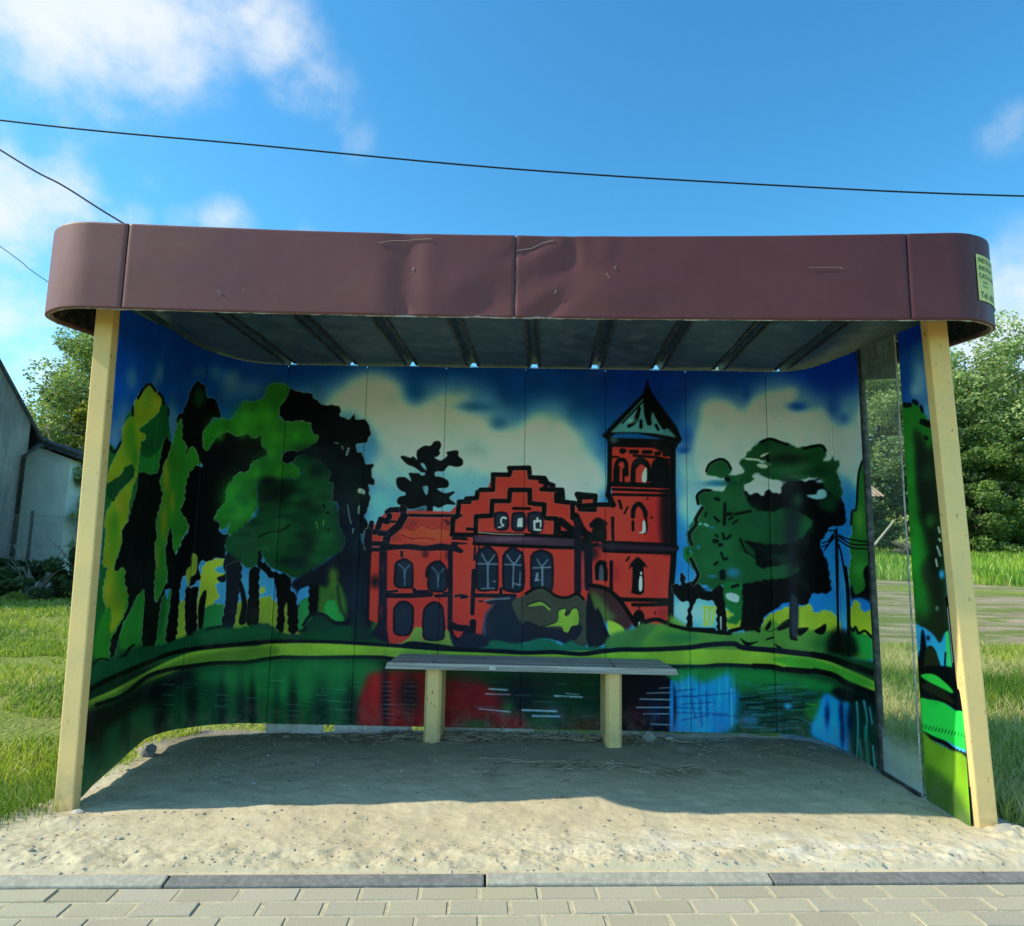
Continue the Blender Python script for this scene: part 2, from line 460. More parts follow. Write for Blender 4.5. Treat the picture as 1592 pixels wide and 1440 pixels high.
    for cx, cy, rx, ry, c, al in [(1130, 680, 90, 80, (24, 78, 42), .8), (1060, 640, 60, 40, (26, 78, 40), .6), (960, 640, 110, 50, (4, 20, 16), .9), (1050, 700, 60, 30, (6, 24, 18), .7), (900, 590, 50, 20, (3, 12, 12), .8), (1000, 760, 80, 30, (8, 34, 22), .5),
                                  (950, 870, 90, 60, (22, 72, 40), .8), (1180, 880, 80, 70, (22, 74, 42), .8), (1090, 900, 40, 60, (10, 34, 30), .7), (780, 890, 60, 60, (20, 66, 40), .7), (1130, 540, 30, 30, (6, 16, 20), .6), (1040, 980, 70, 30, (10, 26, 34), .6)]:
        B('a', c, cx, cy, rx * 1.15, ry * 1.15, min(1., al * 1.15))
    L('a', (8, 26, 20), '850,860 900,840 960,830 1000,805', 3, .6); L('a', (10, 40, 24), '850,700 870,690 920,720', 2, .6, .6)
    for k in range(60):
        xx = 690 + (k * 97) % 540; yy = 560 + (k * 61) % 430
        if (xx - 960) ** 2 / 300 ** 2 + (yy - 780) ** 2 / 230 ** 2 < 1: B('a', ((10, 40, 26), (34, 96, 50), (8, 26, 22), (28, 84, 46))[k % 4], xx, yy, 26 + k % 20, 14 + k % 13, .38)
    for k in range(40):
        xx = 560 + (k * 71) % 480; yy = 220 + (k * 47) % 560
        if canvas[int(np.clip((560 + yy / 3.13 - CY0) * CS, 0, NH - 1)), int(np.clip((130 + xx / 3.13 - CX0) * CS, 0, NW - 1)), 1] > 80: B('a', ((24, 74, 34), (66, 142, 46))[k % 2], xx, yy, 22, 30, .4)
    # black canopy right
    P('a', BK, '1000,140 1050,155 1110,165 1125,190 1175,220 1240,222 1252,250 1245,265 1290,290 1320,262 1325,290 1370,290 1390,320 1397,360 1375,400 1330,412 1330,448 1358,455 1372,505 1412,508 1400,550 1420,605 1388,610 1395,680 1380,730 1370,765 1385,800 1365,840 1345,850 1360,900 1380,960 1370,1100 1300,1100 1240,1000 1275,880 1245,800 1240,700 1210,680 1220,610 1195,590 1200,540 1130,480 1060,460 1000,505 970,490 985,445 1060,442 1125,405 1145,376 1112,350 1105,310 1050,295 990,300 950,252 985,190 1000,170', .5, halo=.5)
    for cx, cy, rx, ry, c, al in [(1150, 450, 110, 40, (6, 22, 24), .8), (1290, 700, 60, 160, (20, 30, 44), .8), (1300, 560, 60, 60, (8, 24, 26), .6), (1330, 660, 30, 60, (14, 34, 30), .6), (1320, 900, 50, 110, (20, 34, 50), .7), (1180, 520, 50, 40, (12, 34, 34), .6)]:
        B('a', c, cx, cy, rx * 1.15, ry * 1.15, min(1., al * 1.15))
    for q, w in [('1222,402 1240,406', 1.3), ('1258,418 1262,432', 1.5), ('1290,430 1280,460', 3), ('1340,635 1365,640 1362,650', 3.5), ('1340,712 1338,745', 2.5), ('1285,705 1295,770 1302,795', 1.2), ('1312,820 1310,840', 1.5)]:
        L('a', (130, 150, 150), q, w, .2, .8)
    P('a', (150, 160, 150), '1335,632 1345,625 1362,630 1368,648 1340,648', .2)
    for q in ['1162,702 1178,706 1174,722 1165,718', '1175,742 1195,740 1195,750', '1180,822 1200,824 1196,832']:
        P('a', (4, 12, 12), q, 0)
    L('a', (90, 150, 60), '1130,788 1140,820', 1.6, w2=.4); L('a', (90, 150, 60), '1168,782 1166,802', 1)
    # lower navy mass and trunks
    P('a', ND, '1040,1060 1150,1000 1260,930 1300,960 1380,960 1400,1100 1400,1300 1330,1330 1100,1330 1040,1310 1040,1140 1010,1100', 2)
    B('a', (22, 36, 54), 1330, 1180, 60, 140, .8)
    P('a', (60, 130, 190), '1045,1130 1080,1105 1102,1108 1102,1170 1080,1160 1050,1185 1035,1215', .6)
    P('a', (40, 116, 66), '1050,1190 1080,1160 1103,1172 1112,1260 1060,1310 1040,1300', .6)
    P('a', (56, 92, 40), '1150,1100 1180,1110 1200,1080 1230,1075 1262,1120 1280,1200 1270,1260 1180,1255 1140,1225', 2.5)
    B('a', (90, 120, 44), 1215, 1050, 26, 40, .8)
    P('a', (40, 128, 64), '1175,1240 1180,1185 1205,1165 1230,1180 1240,1220 1270,1262 1240,1275', 1)
    L('a', (20, 40, 40), '1235,1100 1250,1200 1275,1250', 4, 1.5, .7)
    P('a', BK, '1100,1105 1140,1100 1145,1130 1135,1230 1100,1240', .4)
    P('a', ND, '650,1060 690,1040 680,1000 700,940 735,935 745,960 770,945 765,985 735,1010 700,1060 690,1080 665,1080', .4)
    P('a', ND, '700,1000 765,985 770,1060 760,1120 740,1260 720,1310 670,1310 690,1180 695,1060', .4, halo=.4)
    P('a', BK, '755,1080 775,1090 800,1200 790,1280 755,1280 770,1190', .3)
    P('a', BK, '810,1018 858,1018 855,1080 852,1280 795,1290 803,1150', .3, halo=.3)
    P('a', BK, '850,930 868,935 870,985 890,990 925,1030 990,1045 1010,1070 1012,1120 1035,1150 1045,1240 1040,1325 1000,1325 990,1190 980,1200 975,1320 940,1310 945,1210 930,1080 905,1060 880,1030 860,1020 845,990', .4, halo=.3)
    P('a', (22, 74, 44), '700,900 740,860 830,870 850,930 850,990 800,1015 760,980 700,935', 1.5, .7)
    # hill left front
    P('a', (16, 62, 44), '180,1440 220,1410 300,1400 400,1390 520,1345 560,1310 700,1300 740,1310 830,1288 900,1285 960,1325 1040,1335 1110,1310 1230,1290 1400,1310 1440,1330 1440,1420 900,1400 600,1400 500,1450', 1)
    P('a', (20, 84, 52), '560,1330 700,1310 860,1300 930,1340 880,1370 600,1380', 4, .7)
    L('a', ND, '1070,1290 1100,1245 1140,1235 1180,1245 1215,1275 1285,1283', 4.5, .3); P('a', (18, 52, 40), '1080,1290 1110,1255 1140,1245 1180,1260 1220,1290 1190,1320 1090,1315', 2)
    L('a', (8, 34, 36), '600,1310 650,1300 700,1300 735,1320', 4.5, .6)
    L('a', (6, 18, 18), '390,1415 430,1398 455,1402', 4, .4)
    # lone pine behind the wing
    P('b', (10, 12, 16), '575,640 600,610 640,605 655,640 640,675 645,700 620,725 600,725 640,750 665,745 690,725 700,710 692,690 720,680 775,675 785,700 780,715 815,745 812,785 770,800 715,790 690,810 670,832 620,832 605,850 615,870 640,870 700,895 712,935 690,955 640,958 625,965 680,995 745,980 752,995 715,1030 760,1070 750,1082 690,1080 640,1105 595,1095 590,1165 540,1165 542,1090 450,1110 400,1110 330,1075 325,1045 345,1020 385,1010 385,990 350,975 322,940 318,890 340,875 385,875 430,905 412,855 420,842 480,845 500,838 450,800 400,780 355,735 352,720 375,715 425,730 445,720 475,745 500,770 475,740 470,700 480,670 530,640', .4, halo=.4)
    for q in ['500,780 520,770 540,800 540,825', '515,950 555,945 545,1010', '490,842 530,840 530,860 505,862']:
        P('b', (120, 160, 185), q, .4)
    B('b', (24, 34, 36), 640, 1030, 60, 40, .6); B('b', (24, 36, 32), 480, 950, 60, 50, .5)
    P('b', (4, 5, 8), '455,1110 540,1090 540,1150 380,1150', 5, .7)
    # ------------------------------------------------ palace walls
    P('b', RD, '250,1110 370,1100 380,1160 780,1170 800,1060 850,1050 900,1020 920,970 1000,960 1040,850 1170,850 1180,800 1310,800 1320,860 1440,880 1440,1500 130,1500 130,1300 190,1210 260,1160', 0, smooth=False)
    P('d', RD, '0,420 70,350 130,330 160,330 190,280 270,280 300,170 400,170 420,120 530,120 560,180 640,200 680,240 760,270 780,350 860,360 870,300 980,300 1000,370 1135,370 1135,1100 900,1100 700,1100 520,1150 300,1300 0,1330', 0, smooth=False)
    P('c', RD, '150,250 300,80 1440,100 1440,1300 320,1270 300,1150 220,1090 140,1060', 0, smooth=False)
    P('e', RD, '100,680 285,680 265,430 280,415 565,415 565,640 560,1260 400,1280 300,1200 100,1120', 0, smooth=False)
    # shading on the walls
    for cx, cy, rx, ry, al in [(440, 600, 60, 120, .3), (330, 1200, 60, 90, .4), (200, 700, 50, 90, .8), (840, 1050, 60, 100, .35), (1000, 1150, 120, 90, .4)]:
        B('c', DR, cx, cy, rx, ry, al)
    P('c', (132, 50, 48), '470,150 900,160 880,250 830,340 600,320 330,360', 2, .75)
    P('c', (214, 74, 50), '450,250 520,260 600,210 680,240 820,250 850,330 700,370 540,360 420,310', 2, .85)
    L('c', (140, 40, 40), '430,300 520,330 640,325 720,340', 2, .4); L('c', (120, 46, 46), '510,200 540,170 560,200 530,210', 2, .5, .7); L('c', (110, 40, 40), '480,230 530,260 590,215 640,215 690,245 760,235 820,245', 1.4, .4, .7); L('c', (60, 24, 36), '820,165 850,200 870,170', 3, .8, .8)
    P('c', (170, 48, 52), '300,860 840,850 850,1120 300,1250', 8, .5)
    P('c', (160, 46, 50), '860,1000 1060,1020 1060,1180 900,1240', 8, .5)
    DK = (22, 18, 32)
    # left wing outlines
    for q, w in [('300,95 330,75 455,70', 6.5), ('440,60 450,150', 8), ('460,120 650,125 710,125 960,125', 4), ('320,130 300,180 240,160 210,260', 7), ('330,180 400,180', 3), ('160,190 145,260 180,275 290,280', 6),
                 ('450,130 400,220 300,300 290,360', 9), ('130,270 120,380 140,440', 8), ('230,290 290,290', 5), ('165,375 300,380', 6), ('150,430 240,430', 5)]:
        L('c', DK, q, w, .2, halo=.25, smooth=False)
    P('c', DK, '105,370 140,290 165,290 165,380 150,700 140,1070 110,1060 120,700', .4, smooth=False)
    P('c', (26, 26, 42), '230,420 300,420 300,1140 320,1280 150,1200 215,1100 225,800', 1, smooth=False)
    B('c', (70, 40, 62), 262, 600, 14, 70, .7); B('c', (120, 40, 56), 245, 980, 12, 60, .7); B('c', DK, 190, 720, 50, 60, .9)
    P('c', DK, '260,380 400,385 520,380 640,395 780,375 870,385 880,360 1015,372 1010,385 930,392 985,440 960,465 900,450 780,440 640,445 450,430 240,440', .4, halo=.15)
    for q, w in [('430,450 430,490', 3.5), ('865,440 865,800 860,1120', 6), ('290,810 390,800 ', 3), ('290,840 500,842 690,830', 6), ('540,790 560,810 660,810', 5), ('735,845 860,840', 4), ('800,818 850,816', 2.5), ('910,848 960,838 1015,852 960,862', 3),
                 ('1075,620 1070,780 1062,1000', 5.5), ('1085,410 1080,520', 3), ('1122,405 1118,430', 2.5), ('1080,840 1440,845', 5), ('1318,780 1316,830', 4), ('870,1100 930,1130 1010,1135', 8), ('1068,1080 1060,1180', 8), ('1120,893 1150,893', 2.5), ('1020,242 1080,244', 3), ('885,300 1080,300', 5), ('890,332 1000,330', 3)]:
        L('c', DK, q, w, .2, halo=.12)
    L('c', DK, '865,1130 880,1200 940,1245 990,1200 1010,1160', 6, .4)
    B('c', DK, 640, 470, 40, 40, .7); B('c', DK, 845, 480, 40, 50, .6); B('c', (160, 40, 50), 450, 780, 80, 10, .5)
    WN = (30, 38, 54)
    for q in ['375,560 400,535 455,515 500,540 525,580 525,750 500,768 375,755 370,640', '675,600 710,555 765,535 815,580 832,640 820,790 680,790 668,680',
              '362,960 400,910 450,895 505,920 530,970 525,1120 500,1180 460,1195 370,1180 360,1080', '628,980 660,930 720,900 780,930 800,1000 800,1230 640,1230 620,1100']:
        P('c', WN, q, .3); L('c', DK, q + ' ' + q.split()[0], 2.6, .2)
    L('c', DK, '650,670 655,610 690,560 730,540', 3)
    for q in ['400,560 445,600 455,670 455,750', '500,570 465,610 455,680', '700,590 745,640 755,760', '810,600 770,640 760,700']:
        L('c', (84, 104, 128), q, 1.6, .6, .8)
    # stepped gable
    for q in ['60,350 50,450 20,460 15,550', '65,350 130,350', '110,330 180,325 185,285', '205,270 290,268 292,170', '290,165 400,168 412,125', '400,122 535,120 540,180', '540,185 640,190 660,225 700,240', '620,265 760,270 765,340', '720,300 720,345 860,362', '830,370 830,460 870,470 870,540',
              '170,620 175,450 280,445 285,345 400,345 405,270 540,270 540,360', '560,362 640,370 635,440', '650,462 720,465 715,580', '860,300 880,340 880,400 980,405 985,310 860,298', '870,380 1000,370 1110,370', '890,320 960,318']:
        L('d', BK, q, 5.5, .15, smooth=False, halo=.2)
    for q, w in [('430,395 540,397', 3.5), ('115,535 180,540', 3.5), ('610,215 640,225 650,255', 4), ('640,240 640,265', 3), ('740,290 740,340', 3), ('740,470 740,560', 4), ('750,480 830,545', 8), ('760,560 850,570', 5), ('850,450 900,550 960,590', 9), ('1100,460 1105,600', 3.5),
                 ('960,510 1000,475 1050,500', 6), ('20,600 115,605', 2.5), ('10,572 150,575', 5)]:
        L('d', BK, q, w, .3)
    P('d', BK, '1000,480 1050,490 1060,610 960,600 975,530', 1)
    P('d', (66, 46, 62), '160,580 500,585 850,595 960,600 960,650 850,655 500,650 170,630', .6, smooth=False)
    L('d', BK, '190,565 500,575 850,590', 4, .3); L('d', BK, '160,635 500,652 850,662 1000,640', 4, .3); L('d', (200, 170, 160), '190,558 350,570 500,572', 1, .3, .8)
    B('d', BK, 920, 620, 60, 40, .9); B('d', (110, 84, 100), 400, 605, 160, 14, .7)
    for q in ['305,430 380,430 388,530 310,530', '425,432 500,432 502,535 425,535', '530,430 615,430 620,545 535,545']:
        P('d', (34, 38, 52), q, .4); L('d', DK, q + ' ' + q.split()[0], 2.6, .2)
    L('d', (180, 185, 185), '378,462 355,458 345,475 348,500 362,512 325,526', 2.2, .3, w2=1); P('d', (180, 182, 176), '460,465 492,460 492,522 455,522', .2, smooth=False)
    L('d', (190, 190, 185), '590,462 592,478', 2, .2, smooth=False); L('d', (190, 190, 185), '612,480 570,482 572,538 612,542', 2.2, .2, smooth=False); L('d', (170, 170, 170), '575,490 612,485 612,520', 1.6, .3)
    # three great windows
    for q in ['182,720 200,680 255,658 300,690 318,740 318,930 290,945 190,945 180,850', '362,720 385,685 425,665 470,690 492,720 492,940 380,950 360,900', '552,720 575,695 620,682 670,700 692,740 692,930 660,945 560,945 550,850']:
        P('d', (26, 36, 52), q, .3); L('d', DK, q + ' ' + q.split()[0], 3, .2)
    for q, w in [('255,770 255,935', 2), ('190,770 320,775', 1.4), ('215,705 255,765 300,710', 1.4), ('290,890 310,892', 1.2), ('210,940 300,938', 1.2), ('430,775 425,930', 1.6), ('370,775 480,780', 1.4), ('385,710 432,770 475,715', 1.6), ('430,905 475,915', 1.6), ('475,830 470,920', 1.2),
                 ('625,790 625,930', 2), ('560,800 680,795', 1.4), ('590,740 620,785 660,745', 1.2), ('590,840 585,880', 3), ('575,885 605,880', 1.6)]:
        L('d', (110, 122, 140), q, w, .4, .85)
    # annex between gable and tower
    P('d', (150, 52, 52), '885,670 925,690 925,930 885,960', .5, smooth=False); B('d', DK, 960, 700, 60, 60, .9)
    for q, w in [('865,480 865,960', 8), ('935,650 940,930', 9), ('880,670 930,680', 4), ('1095,760 1090,950', 4), ('1000,850 995,790 1020,760 1050,770', 5), ('1045,670 1135,680', 6)]:
        L('d', DK, q, w, .4)
    P('d', (70, 74, 84), '1010,790 1030,770 1045,800 1040,880 1015,880', .6)
    # tower
    P('e', (150, 34, 40), '440,690 520,660 530,900 540,930 440,900', 6, .6); P('e', (18, 10, 20), '510,640 575,640 575,900 520,900', 4, .95); B('e', DR, 480, 1060, 40, 80, .4); B('e', DR, 240, 800, 50, 50, .4); B('e', (80, 20, 34), 520, 1200, 40, 50, .5); B('e', (90, 26, 38), 300, 1020, 26, 60, .5)
    P('e', (12, 8, 14), '255,370 600,380 590,420 565,425 545,455 480,420 280,415 265,430', .8, smooth=False)
    for q in ['330,438 325,430 340,432', '370,436 400,436', '430,438 465,438', '490,445 505,445', '530,450 550,450']:
        L('e', BK, q, 5, .3)
    for q, w in [('270,410 268,560 262,640', 5.5), ('280,460 310,462', 2.5), ('385,455 480,462 550,475', 3.5), ('570,420 570,640 575,900 562,1100 560,1260', 7), ('270,590 560,600', 6), ('285,615 560,625', 3.5), ('285,640 560,645', 3.5), ('262,640 285,690', 7),
                 ('295,580 300,500 320,475 345,485 350,545', 5), ('310,580 312,510', 3), ('335,580 335,520', 3), ('380,580 385,500 415,475 450,500 452,570', 6), ('395,510 415,490 440,500', 3), ('475,590 480,500 505,480 530,500 530,590', 6), ('545,480 550,590', 4),
                 ('315,670 325,705', 3.5), ('355,700 340,730', 2.5), ('380,745 385,705 410,685 435,715 440,740', 5.5), ('380,770 380,810', 3.5), ('440,740 445,800 435,825', 3), ('285,750 285,860', 3), ('240,870 560,885 575,905', 5.5), ('245,905 560,915', 6), ('275,960 278,1095', 3.5), ('210,1040 212,980 235,965 250,1000 250,1045', 5),
                 ('350,955 362,940', 2.5), ('310,1140 560,1145', 5), ('380,1165 480,1165 560,1160', 4.5), ('285,1130 330,1135', 3), ('440,1245 480,1235 560,1255', 4)]:
        L('e', BK, q, w, .3)
    P('e', (44, 26, 44), '245,875 560,890 560,912 245,900', 1.5); P('e', (70, 70, 82), '222,990 238,985 240,1040 220,1045', .8)
    P('e', (10, 10, 18), '480,500 505,490 528,505 528,590 480,590', .6); P('e', (170, 180, 170), '440,515 447,520 445,578 425,578 425,545', .4); P('e', (190, 196, 190), '428,770 438,770 440,822 405,822 425,815', .4)
    P('e', BK, '362,1000 370,970 400,940 415,945 440,970 450,995 432,990 432,1110 370,1110 375,1095 378,990', .3); P('e', (190, 205, 210), '412,1035 424,1035 424,1095 410,1095', .3); L('e', (200, 210, 200), '418,1012 420,1018', 2)
    P('e', BK, '380,1225 395,1195 415,1190 435,1215 438,1285 385,1270', .3); L('e', (180, 180, 170), '410,1250 410,1262', 1.5)
    P('e', BK, '188,800 190,775 220,758 245,790 245,860 190,860', .8)
    for x, y in [(450, 660), (470, 750), (485, 1205), (410, 1180)]:
        B('e', BK, x, y, 6, 6, .9)
    # tower roof
    P('e', BK, '450,85 460,130 480,170 590,320 615,380 600,400 540,380 400,350 300,350 260,380 232,362 300,290 380,210 425,165 440,125', .8, smooth=False)
    P('e', (74, 128, 140), '432,180 440,190 440,240 460,300 475,240 510,300 540,320 575,355 590,370 480,350 400,345 300,345 275,345 330,290', .8, smooth=False)
    for q, w in [('410,230 395,290 360,315', 4), ('418,290 418,320', 4), ('440,180 445,250 458,300', 6), ('490,310 500,330', 3.5), ('475,220 510,290 530,320', 6), ('435,190 330,300', 2), ('400,250 380,300', 2)]:
        L('e', BK, q, w, .5)
    B('e', (130, 170, 180), 380, 290, 30, 14, .5); B('e', (60, 110, 130), 540, 340, 20, 12, .5); P('e', (70, 96, 110), '275,372 310,372 300,395 275,392', 1.5, .7)
    # ------------------------------------------------ shrubs in front of the palace
    P('c', (26, 32, 44), '1180,900 1440,870 1440,1290 1180,1280 1150,1180 1180,1050 1250,940', 1.2)
    P('d', (28, 36, 50), '240,1030 480,1015 520,1300 240,1310 225,1200 245,1110 290,1050', 1.2); L('d', (96, 70, 96), '232,1250 228,1180 250,1100 290,1050', 3, 1.5, .7)
    L('d', (110, 116, 130), '240,1022 300,1012 400,1005', 2, .8, .8)
    P('d', (60, 62, 54), '510,985 545,950 610,932 660,948 700,985 760,1000 830,985 870,975 910,1010 935,1060 940,1200 925,1330 870,1330 790,1290 600,1200 490,1180 430,1080 430,1020', .5)
    L('d', BK, '510,975 560,945 620,932 670,955 720,990 790,1000 860,975 905,1010', 3, .3)
    P('d', (28, 30, 44), '500,1170 550,1170 620,1200 720,1210 800,1215 870,1190 900,1200 880,1260 800,1325 740,1300 640,1280 500,1300', .5)
    P('d', (122, 146, 58), '610,1200 660,1190 720,1160 730,1100 760,1075 790,1080 785,1130 815,1110 830,1075 865,1080 878,1130 870,1185 830,1195 800,1240 770,1235 760,1200 700,1195', .4)
    L('d', ND, '610,1200 720,1165 732,1095 765,1075 790,1080 780,1120 830,1075 866,1080 878,1140 865,1190 825,1200 800,1242 765,1230', 1.2)
    P('d', (118, 142, 60), '515,1055 560,1040 600,1025 640,1040 680,1075 672,1088 630,1055 560,1062', .4); L('d', ND, '515,1055 600,1025 640,1038 680,1072', 1.4)
    P('e', (60, 36, 40), '175,1075 250,1090 300,1130 340,1180 380,1240 350,1290 260,1250 180,1180', 2); L('e', BK, '175,1072 250,1088 310,1135 350,1190 385,1245', 5, .4)
    P('e', (80, 110, 56), '180,1110 215,1120 245,1160 270,1200 300,1225 240,1250 200,1200', 4, .85)
    P('e', (20, 22, 34), '165,1110 200,1190 212,1180 235,1220 250,1270 272,1320 250,1350 165,1362', .6)
    P('e', (140, 164, 60), '265,1240 330,1270 335,1300 275,1312 262,1280', .6)
    P('e', (66, 108, 60), '275,1310 380,1280 440,1250 560,1275 640,1290 766,1285 766,1380 600,1370 270,1380', 2)
    L('e', BK, '440,1248 500,1235 560,1265 640,1280 766,1285', 4.5, .3)
    P('d', (30, 92, 72), '200,1335 300,1290 400,1310 500,1310 600,1280 700,1290 760,1320 830,1290 870,1330 1060,1340 1060,1380 600,1370 180,1350', 1.5)
    P('c', (110, 128, 62), '430,1270 500,1215 540,1140 570,1125 615,1140 630,1240 800,1240 820,1160 850,1160 880,1230 905,1300 700,1290 480,1280', .5)
    P('c', (30, 34, 50), '860,1180 930,1250 990,1180 1060,1180 1160,1200 1200,1290 1000,1330 900,1300', 1)
    P('c', ND, '0,1260 60,1270 300,1280 420,1280 500,1255 620,1260 850,1290 1000,1310 1440,1330 1440,1360 1000,1350 600,1320 0,1300', .6)
    P('c', (24, 40, 46), '0,1000 100,1050 150,1200 160,1260 0,1260', 2.5, .8)
    # ------------------------------------------------ right trees
    P('f', (150, 162, 48), '510,1310 540,1250 600,1220 650,1200 720,1200 750,1185 770,1230 820,1220 870,1240 880,1340 500,1340', 1, halo=.3)
    P('f', (100, 140, 60), '70,1240 130,1280 150,1290 130,1330 70,1290', 3)
    for q in ['235,1290 240,1200', '250,1290 265,1205', '270,1290 285,1215', '230,1205 290,1205']:
        L('f', (150, 170, 60), q, 3.5, .6)
    P('f', (150, 162, 50), '340,1215 380,1240 425,1270 425,1300 350,1310', 1)
    P('f', BK, '75,1105 100,1090 120,1092 118,1050 130,1035 142,1055 145,1085 190,1075 220,1100 270,1125 300,1090 320,1095 335,1150 345,1330 300,1320 290,1190 240,1170 205,1165 190,1180 175,1230 180,1310 150,1310 155,1220 165,1180 120,1175 90,1140', .4, halo=.5)
    L('f', (180, 190, 180), '315,1250 316,1310', 1.4)
    P('f', BK, '420,1090 520,1075 600,1080 690,1090 750,1140 730,1190 640,1180 580,1215 530,1250 500,1320 420,1310 415,1200', .6)
    P('f', BK, '420,650 460,655 495,645 520,660 545,625 575,650 610,620 660,580 720,590 780,580 800,560 860,640 905,680 920,740 918,800 860,805 825,850 800,900 810,930 835,985 845,1050 848,1130 760,1140 740,1180 700,1190 560,1150 440,1060 410,860', .8)
    # left round tree
    P('f', (26, 76, 44), '245,540 270,500 310,482 350,500 368,540 355,560 420,560 480,580 440,600 430,640 470,720 560,740 640,720 760,780 740,830 690,880 560,900 430,880 480,930 500,1010 620,1000 700,1020 640,1060 540,1070 430,1090 330,1090 270,1120 240,1095 180,1090 210,1060 165,1000 140,970 132,930 150,912 172,940 150,860 170,800 200,750 230,720 205,690 210,650 245,630 320,640 350,590 300,570 250,560', .8)
    L('f', BK, '245,540 262,505 310,482 345,495 365,530', 3.5, halo=.2); L('f', BK, '205,700 200,660 230,635 265,635', 4, halo=.2)
    L('f', BK, '225,720 195,770 195,800 165,840 165,870 175,900', 5, .2, halo=.4); L('f', BK, '168,965 190,1010 205,1050 180,1090', 5, .2, halo=.4)
    L('f', (22, 100, 48), '175,940 150,965 138,940 145,915 160,920', 3.5)
    for cx, cy, rx, ry, c, al in [(330, 720, 90, 60, (30, 84, 48), .7), (290, 860, 110, 90, (30, 88, 54), .7), (330, 600, 90, 14, (14, 60, 40), .8), (560, 780, 90, 40, (26, 70, 46), .7), (700, 820, 60, 30, (30, 84, 58), .7), (480, 760, 40, 60, (24, 70, 46), .6), (570, 920, 120, 26, (6, 20, 24), .8), (640, 1010, 60, 40, (30, 72, 50), .7),
                                  (640, 880, 90, 20, (28, 70, 50), .6), (600, 960, 60, 20, (26, 64, 46), .6), (300, 1000, 80, 60, (28, 92, 54), .6), (400, 1020, 80, 40, (26, 80, 48), .6)]:
        B('f', c, cx, cy, rx, ry, al)
    P('f', (26, 96, 50), '330,1090 400,1085 420,1100 418,1250 390,1285 355,1280 350,1260 380,1240 340,1200', 1)
    P('f', (160, 185, 190), '342,1140 370,1135 403,1150 400,1178 372,1175 345,1160', .4, halo=.3)
    for q, w in [('335,700 332,800', 4.5), ('245,745 240,760', 3), ('285,765 305,785', 4), ('290,675 305,678', 5), ('350,750 365,748', 5), ('385,750 460,735', 4, ), ('355,775 375,765', 3), ('375,795 395,780', 3), ('285,880 295,882', 6), ('325,845 330,870', 4), ('345,870 362,855', 4), ('310,900 318,900', 5), ('318,940 330,970 345,965', 3.5), ('285,995 298,985', 4), ('325,1035 325,1055', 9),
                 ('300,860 290,850', 3), ('345,580 350,582', 7), ('410,870 425,910 440,935', 3.5), ('440,935 480,960 495,990', 2), ('210,795 212,800', 1), ('370,1105 400,1095', 4)]:
        L('f', (6, 18, 16), q, w, .3)
    for cx, cy, rx, ry in [(375, 1035, 34, 24), (275, 1052, 24, 7), (250, 1115, 20, 12), (205, 910, 8, 10), (272, 815, 12, 7), (290, 600, 50, 16)]:
        B('f', (40, 110, 150), cx, cy, rx, ry, .85)
    for x, y in [(215, 798), (238, 800), (250, 806)]:
        B('f', (140, 190, 190), x, y, 7, 6, .9)
    # tall canopy
    P('f', (22, 66, 36), '440,460 480,420 520,392 555,385 600,400 640,405 690,425 740,420 790,415 820,425 830,460 815,490 850,490 858,465 868,490 885,485 895,510 880,540 905,620 900,670 860,660 830,640 800,580 740,575 680,590 600,590 540,575 500,555 470,560 480,590 440,600 400,590 410,560 430,540 405,500 420,482 460,490 520,490 560,510 520,500 440,480', 1, halo=.2)
    for cx, cy, rx, ry, c, al in [(640, 480, 90, 26, (8, 24, 18), .9), (540, 410, 50, 20, (16, 52, 30), .6), (620, 540, 100, 22, (32, 86, 52), .7), (740, 520, 60, 16, (40, 90, 56), .6), (800, 540, 60, 30, (14, 44, 28), .8), (860, 580, 24, 60, (18, 62, 34), .7), (680, 570, 60, 10, (60, 110, 80), .5)]:
        B('f', c, cx, cy, rx, ry, al)
    L('f', BK, '510,400 555,384 610,402 640,412', 4, .2); L('f', BK, '720,430 800,415 825,440', 4, .3); L('f', BK, '515,475 540,460 545,490', 4, .5)
    P('f', BK, '780,600 840,640 905,690 920,740 918,800 850,800 760,720', 1)
    P('f', (18, 56, 36), '800,680 880,640 905,640 890,700 860,740 800,720', 3, .8)
    P('f', (26, 28, 40), '610,600 660,580 690,590 720,700 690,900 690,1160 655,1160 640,900', 5, .7)
    B('f', (36, 70, 52), 690, 680, 26, 34, .8); B('f', (30, 30, 42), 640, 850, 50, 60, .4)
    P('f', (165, 172, 168), '440,615 490,580 540,585 600,590 612,620 600,650 560,628 540,630 520,658 490,645 450,640', .5, halo=.4)
    P('f', (165, 172, 160), '490,510 520,505 545,515 540,526 510,526', .6); P('f', (165, 172, 160), '510,465 540,452 550,455 515,475', .6); L('f', (170, 176, 166), '440,480 500,486', 2.4, .5)
    P('f', (120, 160, 180), '735,660 780,655 790,635 820,632 832,655 820,672 780,678', .8, halo=.3); B('f', (140, 165, 180), 795, 590, 18, 9, .9); B('f', (150, 165, 170), 490, 556, 14, 7, .9)
    # slim tree at the end
    P('f', (34, 96, 36), '1005,495 1012,520 1020,560 1035,700 1050,1160 1000,1170 955,1130 940,1040 950,960 940,900 955,830 950,760 975,720 980,600', .5, halo=.5)
    L('f', BK, '1005,490 985,560 975,720 955,735 950,800', 3, .3); B('f', (80, 130, 50), 990, 780, 24, 60, .8); B('f', (60, 130, 50), 985, 1020, 40, 60, .6)
    P('f', BK, '1040,1000 1010,1030 1020,1100 1000,1130 970,1140 955,1100 945,1120 960,1180 1000,1160 1050,1185 1055,1100', .8)
    P('f', (30, 110, 200), '950,1170 1000,1160 1050,1190 1055,1240 940,1220', 2)
